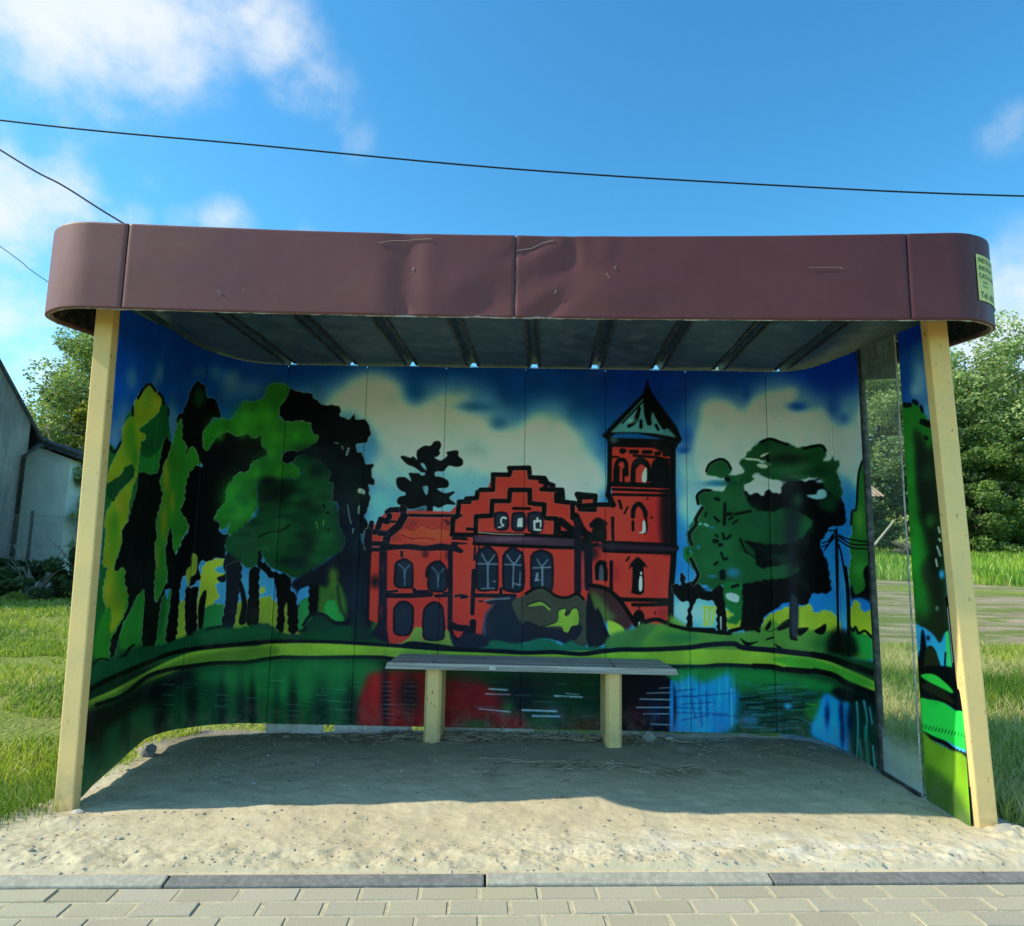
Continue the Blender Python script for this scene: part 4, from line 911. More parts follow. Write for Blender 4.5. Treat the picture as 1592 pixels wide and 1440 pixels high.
gx = axis(-1800, 1800, -14, 30, 110, 26); gyy = axis(-900, 3000, -4, 50, 130, 26)
GX, GY = np.meshgrid(gx, gyy, indexing='ij')
GZ = hgt_at(GX, GY)
GZ = np.where((np.abs(GX) < 2.9) & (GY > -3.8) & (GY < 1.5), GZ - .05, GZ)
me = mesh_np('ground', np.stack([GX, GY, GZ], -1).reshape(-1, 3), grid_faces(len(gx), len(gyy)), smooth=True)
t_ = NT('grassland')
c = t_.mix(t_.ramp(t_.noise(.35, 6), (.35, 0), (.65, 1)), (.14, .22, .04), (.32, .37, .07))
c = t_.mix(t_.ramp(t_.noise(2.6, 7, .65), (.4, 0), (.72, .85)), c, (.30, .30, .09))
c = t_.mix(t_.ramp(t_.noise(14, 7, .7), (.5, 0), (.8, .7)), c, (.05, .085, .02))
c = t_.mix(t_.ramp(t_.noise(1.1, 5, .6), (.62, 0), (.70, .6)), c, (.36, .31, .19))
tag(link('ground', me, t_.bsdf(c, .95, .1, normal=t_.bump(t_.noise(30, 6), 1., .05))), kind='structure')

# dirt track crossing behind, on the rise
tx = np.linspace(1.0, 60, 160); tv = np.linspace(0, 1, 40)
TX, TV = np.meshgrid(tx, tv, indexing='ij')
y0 = 6.1 - .06 * TX + .35 * fbm(TX * .5, TX * 0, 3, 2); y1 = 19.5 - .36 * (TX - 8) + .5 * fbm(TX * .4, TX * 0 + 5, 3, 9)
y1 = np.maximum(y1, y0 + 3.2)
TY = y0 + (y1 - y0) * TV
TZ = hgt_at(TX, TY) + .035 - .05 * np.exp(-((TV - .3) / .1) ** 2) * (.5 + .5 * fbm(TX, TV * 4, 2, 3)) - .05 * np.exp(-((TV - .8) / .1) ** 2)
TZ += .02 * fbm(TX * 3, TY * 3, 3, 8)
me = mesh_np('dirt_road', np.stack([TX, TY, TZ], -1).reshape(-1, 3), grid_faces(160, 40), smooth=True)
t_ = NT('road_dirt')
c = t_.mix(t_.ramp(t_.noise(1.2, 7, .6), (.35, 0), (.65, 1)), (.36, .275, .17), (.50, .40, .27))
c = t_.mix(t_.ramp(t_.noise(7, 6, .7, stretch=(.35, 1, 1)), (.5, 0), (.75, .7)), c, (.22, .19, .13))
c = t_.mix(t_.ramp(t_.noise(1.6, 6, .7, stretch=(.22, 1, 1)), (.47, 0), (.55, .95)), c, (.20, .25, .06))
tag(link('dirt_road', me, t_.bsdf(c, .95, .1, normal=t_.bump(t_.noise(9, 7, .7), 1., .08))), kind='structure')

# trodden sandy floor under and in front of the shelter
KA, KB = -.478, .0578       # kerb back line y = KA + KB x
def dirt_h(x, y):
    h = .006 + .020 * fbm(x * 1.3, y * 1.3, 3, 21) + .010 * fbm(x * 9, y * 9, 4, 31) + (.002 + .007 * np.clip(-y * 4, 0, 1) * np.clip(.4 + 1.6 * fbm(x * 2.3, y * 3, 2, 39), 0, 1.4)) * np.abs(fbm(x * 30, y * 36, 3, 33))
    edge = np.exp(-((y - (KA + KB * x) - .12) / .14) ** 2)
    h += edge * (.008 + .016 * fbm(x * 14, y * 14, 3, 41)); h = np.where(y < KA + KB * x + .03, np.minimum(h, .004), h)
    h -= .030 * np.clip((y - 1.15) / .3, 0, 1) * np.clip(1.4 - np.abs(x + 1.9), 0, 1)
    h -= .018 * np.clip((y - 1.25) / .25, 0, 1)
    heap = np.exp(-((x + 1.97) / .12) ** 2 - ((y + .12) / .07) ** 2) * .015 + np.exp(-((x - 2.15) / .14) ** 2 - ((y + .06) / .10) ** 2) * .03
    return h + heap * (1 + fbm(x * 20, y * 20, 3, 51))


nx, ny = 900, 420
dx = np.linspace(-3.0, 3.3, nx); dv = np.linspace(0, 1, ny)
DX, DV = np.meshgrid(dx, dv, indexing='ij')
yb = 1.56 + .05 * fbm(DX * 3, DX * 0, 3, 77)
yf = KA + KB * DX + .0
DY = yf + (yb - yf) * DV
DZ = dirt_h(DX, DY)
# sinks under the turf at both sides with a ragged line
lim_l = -2.16 - .10 * DV - .75 * np.clip(.32 - DV, 0, 1) + .10 * fbm(DX * 5, DY * 5, 3, 61); lim_r = 2.42 - .28 * np.clip(DV * 3, 0, 1) + .9 * np.clip(.22 - DV, 0, 1) + .09 * fbm(DX * 5, DY * 5, 3, 62)
sink = np.clip((lim_l - DX) / .10, 0, 1) + np.clip((DX - lim_r) / .10, 0, 1)
DZ = DZ - sink * .085
me = mesh_np('dirt_floor', np.stack([DX, DY, DZ], -1).reshape(-1, 3), grid_faces(nx, ny), smooth=True)
t_ = NT('sandy_dirt')
c = t_.mix(t_.ramp(t_.noise(2.0, 7, .6), (.35, 0), (.65, 1)), (.56, .48, .325), (.66, .575, .40))
c = t_.mix(t_.ramp(t_.noise(11, 7, .7, stretch=(.6, 1, 1)), (.48, 0), (.72, .65)), c, (.44, .37, .23))
c = t_.mix(t_.ramp(t_.noise(55, 5, .75), (.62, 0), (.70, .6)), c, (.22, .19, .14))
c = t_.mix(t_.ramp(t_.noise(90, 3, .8), (.70, 0), (.74, .9)), c, (.72, .68, .6))
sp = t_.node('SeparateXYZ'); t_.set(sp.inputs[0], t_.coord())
back_shade = t_.node('MapRange', interpolation_type='SMOOTHSTEP'); t_.set(back_shade.inputs[0], sp.outputs[1]); back_shade.inputs[1].default_value = .2; back_shade.inputs[2].default_value = 1.4
c = t_.mix(t_.math('MULTIPLY', back_shade.outputs[0], .9), c, t_.mix(t_.noise(3.5, 6), (.13, .112, .082), (.29, .25, .185)))  # floor colour darkens towards the back wall, painting in the shade under the roof
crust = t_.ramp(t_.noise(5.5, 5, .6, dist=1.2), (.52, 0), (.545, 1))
c = t_.mix(t_.math('MULTIPLY', t_.math('MULTIPLY', crust, back_shade.outputs[0]), .45), c, (.33, .30, .235))
# pale salty patch near the kerb
ds = t_.node('VectorMath', operation='DISTANCE'); mpp = t_.node('Mapping'); t_.set(mpp.inputs['Vector'], t_.coord()); mpp.inputs['Location'].default_value = (-.62, .75, 0); mpp.inputs['Scale'].default_value = (.55, 3.4, 0)
t_.set(ds.inputs[0], mpp.outputs[0]); ds.inputs[1].default_value = (0, 0, 0)
pt = t_.node('MapRange'); t_.set(pt.inputs[0], ds.outputs['Value']); pt.inputs[1].default_value = .1; pt.inputs[2].default_value = .75; pt.inputs[3].default_value = .95; pt.inputs[4].default_value = 0
c = t_.mix(t_.math('MULTIPLY', pt.outputs[0], t_.ramp(t_.noise(9, 6, .7, stretch=(.5, 1, 1)), (.42, 0), (.6, 1))), c, (.72, .68, .58))
nb = t_.bump(t_.noise(26, 8, .72, stretch=(.6, 1, 1)), .55, .012); nb = t_.bump(t_.noise(150, 4, .8), .5, .003, nb)
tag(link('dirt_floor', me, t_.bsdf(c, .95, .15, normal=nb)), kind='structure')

# ---------------------------------------------------------------- kerb and block pavement
ang = math.atan(KB); ca, sa = math.cos(ang), math.sin(ang)
def K(u, v, z): return (u * ca - v * sa, KA + u * sa + v * ca, z)     # u along the kerb, v towards the shelter
kerb = bpy.data.objects.new('kerb', None); COL.objects.link(kerb); tag(kerb, kind='structure')
kj = [-3.6, -2.44, -1.27, -.125, .945, 2.1, 3.25, 4.4]
for i in range(7):
    b = MB(); u0, u1 = kj[i] + .004, kj[i + 1] - .004; zt = .004 + .003 * (i % 2)
    b.hexa([K(u0, -.066, -.08), K(u1, -.066, -.08), K(u1, .0, -.08), K(u0, .0, -.08)], [K(u0, -.062, zt - .006), K(u1, -.062, zt - .006), K(u1, .0, zt + .004), K(u0, .0, zt + .004)])
    m = M['concdark'] if i in (2, 4, 5) else M['conc']
    o = b.build('kerb_stone', m, kerb, bevel=.006)
bl, bw, gap = .210, .094, .012
V = []; Fq = []; C_ = []
r2 = random.Random(3)
for r in range(31):
    v1 = -.072 - r * bw; v0 = v1 - bw + gap
    for k in range(-20, 21):
        u0 = k * bl + (bl / 2 if r % 2 else 0) + .07 + r2.uniform(-.003, .003); u1 = u0 + bl - gap
        z = -.006 + r2.uniform(-.002, .002) ; tl = r2.uniform(-.0015, .0015)
        col = np.array((.45, .405, .30)) * r2.uniform(.90, 1.07) * np.array((1, 1 + r2.uniform(-.02, .02), 1 + r2.uniform(-.06, .05)))
        n0 = len(V); e = .003
        ring = [(u0, v0, -.09), (u1, v0, -.09), (u1, v1, -.09), (u0, v1, -.09), (u0, v0, z - .004), (u1, v0, z - .004), (u1, v1, z - .004), (u0, v1, z - .004),
                (u0 + e, v0 + e, z + tl), (u1 - e, v0 + e, z - tl), (u1 - e, v1 - e, z - tl), (u0 + e, v1 - e, z + tl)]
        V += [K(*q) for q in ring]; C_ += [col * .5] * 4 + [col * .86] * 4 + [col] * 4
        for a_ in (0, 4):
            for j in range(4):
                Fq.append((n0 + a_ + j, n0 + a_ + (j + 1) % 4, n0 + a_ + 4 + (j + 1) % 4, n0 + a_ + 4 + j))
        Fq.append((n0 + 8, n0 + 9, n0 + 10, n0 + 11))
me = mesh_np('pavement', V, Fq, col=np.array(C_))
t_ = NT('concrete_blocks')
a = t_.node('Attribute', attribute_name='Col').outputs['Color']
c = t_.mix(t_.ramp(t_.noise(2.2, 7, .65), (.35, 0), (.75, .35)), a, (.50, .47, .37))
c = t_.mix(t_.ramp(t_.noise(160, 4, .8), (.56, 0), (.66, .7)), c, (.2, .19, .16))
c = t_.mix(t_.ramp(t_.noise(230, 3, .8), (.62, 0), (.7, .6)), c, (.6, .58, .52))
tag(link('pavement', me, t_.bsdf(c, .9, .15, normal=t_.bump(t_.noise(170, 5, .8), .5, .003))), kind='structure')
b = MB(); b.hexa([K(-4.4, -3.2, -.14), K(4.6, -3.2, -.14), K(4.6, -.09, -.14), K(-4.4, -.09, -.14)], [K(-4.4, -3.2, -.0095), K(4.6, -3.2, -.0095), K(4.6, -.0665, -.0095), K(-4.4, -.0665, -.0095)])
tag(b.build('pavement_bed', speckled('jointing_sand', (.60, .53, .36), (.40, .35, .25), (.66, .60, .42), 20, .95, .1, .8)), kind='structure')
b = MB(); b.hexa([K(-60, -12, -.2), K(60, -12, -.2), K(60, -3.2, -.2), K(-60, -3.2, -.2)], [K(-60, -12, -.05), K(60, -12, -.05), K(60, -3.2, -.05), K(-60, -3.2, -.05)])
tag(b.build('asphalt_road', speckled('asphalt', (.055, .055, .055), (.035, .035, .035), (.09, .09, .09), 6, .9, .2, .6)), kind='structure')

# ---------------------------------------------------------------- the shelter
SH = empty('bus_shelter', (0, .7, 0), 'open bus shelter with a maroon roof band, cream posts and a painted curved back wall', 'bus shelter')


def crs(a, n=10):
    a = np.array(a, float); out = []; m = len(a)
    for i in range(m - 1):
        p0, p1, p2, p3 = a[max(i - 1, 0)], a[i], a[i + 1], a[min(i + 2, m - 1)]
        for t__ in np.arange(n) / n: out.append(.5 * ((2 * p1) + (-p0 + p2) * t__ + (2 * p0 - 5 * p1 + 4 * p2 - p3) * t__ ** 2 + (-p0 + 3 * p1 - 3 * p2 + p3) * t__ ** 3))
    out.append(a[-1]); return np.array(out)


WL = crs([(-2.035, .05), (-2.075, .3), (-2.14, .7), (-2.17, .98), (-2.13, 1.2), (-2.02, 1.38), (-1.88, 1.465), (-1.7013, 1.49)])
WR = crs([(1.7247, 1.49), (1.868, 1.44), (1.975, 1.3), (2.01, 1.1), (2.013, .815), (2.013, .4), (2.013, .03)])
PATH = np.concatenate([WL, WR])
SEG = np.hypot(*np.diff(PATH, axis=0).T); SS = np.concatenate([[0], np.cumsum(SEG)])
sL = SS[len(WL) - 1]; sR = SS[len(WL)]; sEnd = SS[-1]


def at_s(s, off=0.):
    x = np.interp(s, SS, PATH[:, 0]); y = np.interp(s, SS, PATH[:, 1])
    e = .02
    tx_ = np.interp(s + e, SS, PATH[:, 0]) - np.interp(s - e, SS, PATH[:, 0]); ty_ = np.interp(s + e, SS, PATH[:, 1]) - np.interp(s - e, SS, PATH[:, 1])
    l = np.hypot(tx_, ty_); nxn, nyn = -ty_ / l, tx_ / l          # outward (away from the inside)
    return x + nxn * off, y + nyn * off


def s_of(x, y): return SS[np.argmin(np.hypot(PATH[:, 0] - x, PATH[:, 1] - y))]


top_s = [0, s_of(-2.05, .16), s_of(-2.08, .34), s_of(-2.146, .744), s_of(-2.17, .967), s_of(-2.12, 1.217), s_of(-2.03, 1.37), sL, sR, s_of(1.93, 1.376), s_of(2.01, 1.1), s_of(2.013, .77), s_of(2.013, .43), s_of(2.013, .145), sEnd]
top_z = [2.375, 2.40, 2.425, 2.490, 2.502, 2.502, 2.502, 2.4994, 2.4994, 2.485, 2.471, 2.438, 2.41, 2.385, 2.37]
bot_s = [0, s_of(-2.05, .15), s_of(-2.062, .222), s_of(-2.106, .487), s_of(-2.143, .72), s_of(-2.16, .855), s_of(-2.155, 1.11), s_of(-2.11, 1.235), s_of(-1.95, 1.435), sL, sR, sEnd]
bot_z = [.012, .02, .036, .052, .074, .082, .060, .045, .024, .018, .022, .016]


def srgb2lin(c): return np.where(c <= .04045, c / 12.92, ((c + .055) / 1.055) ** 2.4)


MUR = srgb2lin(paint_mural())
MUR = np.clip(MUR * np.array(MGAIN), 0, .92) ** MGAMMA


def mural_at(P):
    q = chart(P); u = np.clip((q[:, 0] - CX0) * CS, 0, NW - 1.01); v = np.clip((q[:, 1] - CY0) * CS, 0, NH - 1.01)
    i, j = v.astype(int), u.astype(int); fv, fu = (v - i)[:, None], (u - j)[:, None]
    return MUR[i, j] * (1 - fv) * (1 - fu) + MUR[i, j + 1] * (1 - fv) * fu + MUR[i + 1, j] * fv * (1 - fu) + MUR[i + 1, j + 1] * fv * fu


def wall_panel(s0, s1):
    n = max(4, int((s1 - s0) / .0038)); mz = 640
    s = np.linspace(s0 + .0015, s1 - .0015, n)
    off = .004 * np.exp(-((s - s0) / .006) ** 2) + .004 * np.exp(-((s - s1) / .006) ** 2)      # folded edge
    x, y = at_s(s, off)
    wav = .0015 * np.sin(s * 9)
    zt = np.interp(s, top_s, top_z); zb = np.interp(s, bot_s, bot_z)
    v = np.linspace(0, 1, mz)
    P = np.stack([np.repeat(x[:, None], mz, 1), np.repeat((y + wav)[:, None], mz, 1), zb[:, None] + (zt - zb)[:, None] * v], -1).reshape(-1, 3)
    me = mesh_np('wall_panel', P, grid_faces(n, mz), col=mural_at(P), smooth=True)
    return link('wall_panel', me, M['mural'], SH)


sp_ = .571
seams = [sL + k * sp_ for k in range(7)]
seams[-1] = sR
left = [sL - k * sp_ for k in (1, 2, 3)]
sWb, sWf = s_of(2.013, .77), s_of(2.013, .375)     # glazed opening
cuts = [0] + sorted([q for q in left if q > .1]) + seams + [sR + .50, sWb - .004]
for a_, b_ in zip(cuts[:-1], cuts[1:]): wall_panel(a_, b_)
wall_panel(sWf + .004, sEnd)
# joint strips and outer skin behind the painted panels
for a_, b_, nm in ((0, sWb - .004, 'outer_skin'), (sWf + .004, sEnd, 'outer_skin')):
    n = int((b_ - a_) / .02) + 2; s = np.linspace(a_, b_, n); x, y = at_s(s, .014)
    zt = np.interp(s, top_s, top_z) - .012; zb = np.interp(s, bot_s, bot_z) + .006
    P = np.stack([np.stack([x, y, zb], -1), np.stack([x, y, zt], -1)], 1).reshape(-1, 3)
    link(nm, mesh_np(nm, P, grid_faces(n, 2), smooth=True), M['darkmetal'], SH)
# thin capping rail catching the light along the back wall top
s = np.linspace(s_of(-2.03, 1.37), sR + .45, 90); b = MB()
x, y = at_s(s, .002)
b.tube([(x[i], y[i], np.interp(s[i], top_s, top_z) + .004) for i in range(90)], .0028, 5)
b.build('top_rail', M['edge'], SH, smooth=True)
# near-white strips added so the gap under the panels looks bright
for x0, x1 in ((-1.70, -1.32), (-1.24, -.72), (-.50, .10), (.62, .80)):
    b = MB(); b.box(x0, x1, 1.500, 1.53, -.05, .020); b.build('gap_strip', M['nearwhite'], SH)
# low concrete footing on the right arc
s = np.linspace(sR + .02, sWb + .02, 40); x, y = at_s(s, -.012); x2, y2 = at_s(s, .05); b = MB()
for i in range(39):
    b.hexa([(x[i], y[i], -.06), (x[i + 1], y[i + 1], -.06), (x2[i + 1], y2[i + 1], -.06), (x2[i], y2[i], -.06)], [(x[i], y[i], .012), (x[i + 1], y[i + 1], .012), (x2[i + 1], y2[i + 1], .014), (x2[i], y2[i], .014)])
b.build('footing', speckled('painted_footing', (.20, .27, .30), (.04, .14, .22), (.4, .42, .4), 9, .8, .2, .5), SH)

# posts (slightly leaning), hollow-section with a lip
for (x0, x1, tx0, tx1, s_) in ((-2.089, -2.003, -2.133, -2.043, 1), (2.033, 2.121, 1.955, 2.052, -1)):
    b = MB(); yA, yB = 0., .058; zt = 2.50
    def q(x, y, z, xt): return (x + (xt - x) * z / 2.355, y, z)
    b.hexa([q(x0, yA, -.05, tx0), q(x1, yA, -.05, tx1), q(x1, yB, -.05, tx1), q(x0, yB, -.05, tx0)], [q(x0, yA, zt, tx0), q(x1, yA, zt, tx1), q(x1, yB, zt, tx1), q(x0, yB, zt, tx0)])
    o = b.build('post', M['cream'], SH, bevel=.007)

# glazed pane in the right-hand wall
xg = 2.016
b = MB(); b.box(xg + .000, xg + .007, .388, .3955, .016, 2.41); b.build('window_frame', M['edge'], SH, bevel=.002)
b = MB(); b.box(xg - .010, xg + .022, .744, .770, .018, 2.44); b.build('window_frame', M['darkmetal'], SH, bevel=.003)
b = MB(); b.hexa([(xg - .010, .396, .012), (xg + .014, .396, .012), (xg + .014, .739, .012), (xg - .010, .739, .012)], [(xg - .010, .396, .030), (xg + .014, .396, .030), (xg + .014, .739, .030), (xg - .010, .739, .030)]); b.build('window_sill', M['darkmetal'], SH)
b = MB(); b.hexa([(xg - .004, .396, 2.165), (xg + .012, .396, 2.165), (xg + .012, .739, 2.245), (xg - .004, .739, 2.245)], [(xg - .004, .396, 2.405), (xg + .012, .396, 2.405), (xg + .012, .739, 2.435), (xg - .004, .739, 2.435)]); b.build('reflection_panel', speckled('glass_reflection', (.17, .22, .19), (.10, .14, .12), (.26, .32, .28), 5, .25, .5, .05), SH)  # opaque grey-green panel: reflection at the top of the glass painted as colour
P = np.array([(xg + .003, .396, .03), (xg + .003, .739, .03), (xg + .003, .739, 2.246), (xg + .003, .396, 2.166)])
me = mesh_np('window_pane', P, np.array([[0, 1, 2, 3]]))
t_ = NT('dusty_glass')
tr = t_.node('BsdfTransparent', Color=(.93, .98, .95)); gl = t_.node('BsdfGlossy', Roughness=.03, Color=(.8, .9, .9)); df = t_.node('BsdfDiffuse', Color=(.62, .72, .70))
m1 = t_.node('MixShader', Fac=.045); t_.set(m1.inputs[1], tr.outputs[0]); t_.set(m1.inputs[2], gl.outputs[0])
sp = t_.node('SeparateXYZ'); t_.set(sp.inputs[0], t_.coord())
lo = t_.node('MapRange', interpolation_type='SMOOTHSTEP'); t_.set(lo.inputs[0], sp.outputs[2]); lo.inputs[1].default_value = .14; lo.inputs[2].default_value = .30; lo.inputs[3].default_value = .55; lo.inputs[4].default_value = 0.07
hi = t_.node('MapRange', interpolation_type='SMOOTHSTEP'); t_.set(hi.inputs[0], sp.outputs[2]); hi.inputs[1].default_value = 1.5; hi.inputs[2].default_value = 2.3; hi.inputs[3].default_value = 0; hi.inputs[4].default_value = .26
dz = t_.math('ADD', lo.outputs[0], hi.outputs[0]); dz = t_.math('MULTIPLY', dz, t_.ramp(t_.noise(9, 6), (.2, .75), (.7, 1)))
m2 = t_.node('MixShader'); t_.set(m2.inputs[0], dz); t_.set(m2.inputs[1], m1.outputs[0]); t_.set(m2.inputs[2], df.outputs[0])
t_.t.links.new(m2.outputs[0], t_.out.inputs[0])
link('window_pane', me, t_.m, SH)

# roof band: a bent sheet with dents, in four lengths
FYB, FLARE = -.20, .0
EXL, EXR, RAD = -2.415, 2.315, .36
fp = [(EXL, 1.62), (EXL, FYB + RAD)]
for a_ in np.linspace(0, math.pi / 2, 26)[1:]: fp.append((EXL + RAD - RAD * math.cos(a_), FYB + RAD - RAD * math.sin(a_)))
for a_ in np.linspace(0, math.pi / 2, 26): fp.append((EXR - RAD + RAD * math.sin(a_), FYB + RAD - RAD * math.cos(a_)))
fp.append((EXR, 1.62)); fp = np.array(fp)
fs = np.concatenate([[0], np.cumsum(np.hypot(*np.diff(fp, axis=0).T))])
s_front0 = fs[26]; xfront0 = fp[26, 0]
def s_front(x): return s_front0 + (x - xfront0)
def ffun(s):
    x = np.interp(s, fs, fp[:, 0]); y = np.interp(s, fs, fp[:, 1]); e = .01
    tx_ = np.interp(s + e, fs, fp[:, 0]) - np.interp(s - e, fs, fp[:, 0]); ty_ = np.interp(s + e, fs, fp[:, 1]) - np.interp(s - e, fs, fp[:, 1]); l = np.hypot(tx_, ty_)
    return x, y, ty_ / l, -tx_ / l        # outward normal
def zlow(x, y): return 2.268 + .0165 * (np.minimum(np.abs(x), 2.2) / 1.9) ** 2 + .10 * np.clip(y - FYB - .06, 0, 2)
def ztop(x, y): return 2.661 + .035 * (np.minimum(np.abs(x), 2.2) / 1.9) ** 2 + .03 * np.clip(y - FYB, 0, 2)


def dent(x, z, y):
    """outward displacement of the front sheet"""
    f = np.where(y < FYB + .02, 1., 0.)
    g = lambda cx, cz, rx, rz, rot=0: np.exp(-(((x - cx) * math.cos(rot) + (z - cz) * math.sin(rot)) / rx) ** 2 - ((-(x - cx) * math.sin(rot) + (z - cz) * math.cos(rot)) / rz) ** 2)
    d = .003 * fbm(x * 2.2, z * 2.2, 3, 9) * 2
    d += -.013 * g(-.56, 2.42, .075, .30) + .006 * g(-.47, 2.5, .06, .2) + .005 * g(-.68, 2.36, .07, .15) - .010 * g(-.57, 2.29, .03, .05)
    d += -.016 * g(-.20, 2.33, .16, .10, .5) + .010 * g(-.3, 2.4, .12, .1)
    d += -.020 * g(.17, 2.50, .22, .08, .55) + .010 * g(.10, 2.42, .12, .09) - .012 * g(.02, 2.61, .12, .035, .45) + .010 * g(.27, 2.57, .06, .07) - .009 * g(.21, 2.60, .035, .08) + .008 * g(.36, 2.60, .05, .08, -.3)
    d += -.018 * g(.10, 2.30, .16, .05, .7) + .010 * g(.45, 2.4, .2, .1)
    d += .004 * fbm(x * 9, z * 9, 3, 15) * (g(.15, 2.48, .3, .2) + g(-.56, 2.45, .12, .3))
    d = d * .75
    return d * f


RF = []
def fascia(s0, s1, nm='roof_band'):
    n = max(12, int((s1 - s0) / .008)); mz = 60
    s = np.linspace(s0, s1, n); x, y, nx_, ny_ = ffun(s)
    zl = zlow(x, y); zt = ztop(x, y); v = np.linspace(0, 1, mz)
    Z = zl[:, None] + (zt - zl)[:, None] * v
    ed = np.minimum((s - s0), (s1 - s)); lip = -.004 * np.exp(-(ed / .006) ** 2)
    D = FLARE * v[None] + dent(x[:, None], Z, y[:, None]) + lip[:, None]
    X = x[:, None] + nx_[:, None] * D; Y = y[:, None] + ny_[:, None] * D
    # rolled edges at top and bottom: returns inwards
    def ret(j, dz, inw): return np.stack([X[:, j] - nx_ * inw, Y[:, j] - ny_ * inw, Z[:, j] + dz], -1)
    rows = [ret(0, .016, .030), ret(0, .0, .028), ret(0, -.003, .006)] + [np.stack([X[:, j], Y[:, j], Z[:, j]], -1) for j in range(mz)] + [ret(mz - 1, .004, .006), ret(mz - 1, .002, .04)]
    P = np.stack(rows, 1).reshape(-1, 3)
    me = mesh_np(nm, P, grid_faces(n, len(rows)), smooth=True)
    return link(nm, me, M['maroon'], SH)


for xj in (-1.8825, -.0565, 1.7585):
    b = MB(); b.box(xj - .02, xj + .02, FYB + .016, FYB + .020, float(zlow(xj, FYB)) + .004, float(ztop(xj, FYB)) - .001); b.build('joint_cover', M['darkmetal'], SH)
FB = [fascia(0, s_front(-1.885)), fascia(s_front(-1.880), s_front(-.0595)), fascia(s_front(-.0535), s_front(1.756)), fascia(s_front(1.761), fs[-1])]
# bare metal underside edge of the band
s = np.linspace(.0, fs[-1], 300); x, y, nx_, ny_ = ffun(s); b = MB()
jit = np.array([random.uniform(-.002, .002) for _ in range(300)])
P = [(x[i] - nx_[i] * .014, y[i] - ny_[i] * .014, zlow(x[i], y[i]) - .001 + jit[i]) for i in range(300)]
b.tube(P, [.0035 + abs(j_) for j_ in jit], 5); b.build('band_edge', M['edge'], SH)
# black lining inside the band
s = np.linspace(.0, fs[-1], 160); x, y, nx_, ny_ = ffun(s)
P = np.stack([np.stack([x - nx_ * .04, y - ny_ * .04, zlow(x, y) + .012], -1), np.stack([x - nx_ * .04, y - ny_ * .04, ztop(x, y) - .006], -1)], 1).reshape(-1, 3)
link('band_lining', mesh_np('band_lining', P, grid_faces(160, 2), smooth=True), speckled('lining', (.05, .045, .04), (.02, .018, .015), (.16, .13, .09), 5, .8, .2, .4), SH)
# scratches in the paint
t_ = NT('bare_scratch'); scr = t_.bsdf((.42, .36, .35), .6, .3)
b = MB()
def on_band(x, z, o=.003): return (x, FYB - FLARE * (z - 2.27) / .385 - float(dent(np.array([x]), np.array([z]), np.array([FYB]))[0]) - o, z)
def scratch(pts_, r=.0016):
    r *= .75
    P = []
    for (xa, za), (xb, zb_) in zip(pts_[:-1], pts_[1:]):
        k = max(2, int(math.hypot(xb - xa, zb_ - za) / .012))
        for q_ in range(k): P.append(on_band(xa + (xb - xa) * q_ / k, za + (zb_ - za) * q_ / k))
    P.append(on_band(*pts_[-1])); b = MB(); b.tube(P, r, 4); b.build('scratch', scr, SH)
scratch([(-.70, 2.615), (-.64, 2.628), (-.58, 2.630), (-.53, 2.636), (-.45, 2.638)], .0022)
scratch([(-.05, 2.588), (.02, 2.602), (.07, 2.628), (.12, 2.640)], .0026)
scratch([(1.30, 2.521), (1.44, 2.523), (1.452, 2.523), (1.450, 2.514)], .0014)
scratch([(-1.43, 2.375), (-1.435, 2.365), (-1.42, 2.358)], .002); scratch([(-.53, 2.50), (-.533, 2.485)], .0018); scratch([(-1.32, 2.38), (-1.31, 2.372)], .0012)
scratch([(.41, 2.515), (.40, 2.505), (.41, 2.50)], .002); scratch([(.365, 2.48), (.38, 2.455)], .0012); scratch([(.13, 2.40), (.135, 2.39), (.125, 2.38)], .002)

# corrugated roof sheet, seen from below; the hollow ribs are open to the light at the back
zc = 2.512; prof = [(EXL + .05, zc)]
for k in range(-1, 10):
    xk = -1.725 + .4385 * k
    if xk - .05 < EXL + .06 or xk + .05 > EXR - .06: continue
    prof += [(xk - .036, zc), (xk - .016, zc + .040), (xk + .016, zc + .040), (xk + .036, zc)]
prof.append((EXR - .05, zc)); prof = np.array(prof)
ys = np.linspace(-.15, 1.56, 30); P = []
for (x_, z_) in prof:
    dl = max(0, RAD - (x_ - EXL), RAD - (EXR - x_)); yn = FYB + RAD - math.sqrt(max(1e-4, RAD ** 2 - min(dl, RAD - .02) ** 2)) + .05
    for y_ in ys:
        y_ = max(y_, yn); P.append((x_ + .04 * (y_ - .45) * (1 if dl == 0 else .3), y_, z_ + .003 * math.sin(y_ * 7 + x_ * 3)))
o = link('roof_sheet', mesh_np('roof_sheet', P, grid_faces(len(prof), 30)), M['galv'], SH)
# rib flanges hanging as slim darker channels
for k in range(0, 9):
    xk = -1.725 + .4385 * k; b = MB()
    for dx_ in (-.046, .030):
        a0, a1 = xk + dx_ + .04 * (-.15 - .45), xk + dx_ + .04 * (1.47 - .45)
        b.hexa([(a0, -.15, zc - .010), (a0 + .018, -.15, zc - .010), (a1 + .018, 1.47, zc - .010), (a1, 1.47, zc - .010)], [(a0, -.15, zc - .0005), (a0 + .018, -.15, zc - .0005), (a1 + .018, 1.47, zc - .0005), (a1, 1.47, zc - .0005)])
    b.build('roof_rib', M['darkmetal'], SH)
b = MB(); b.box(EXL + .2, EXR - .2, -.02, 1.42, 2.575, 2.585)
b.build('roof_deck', M['galv'], SH)

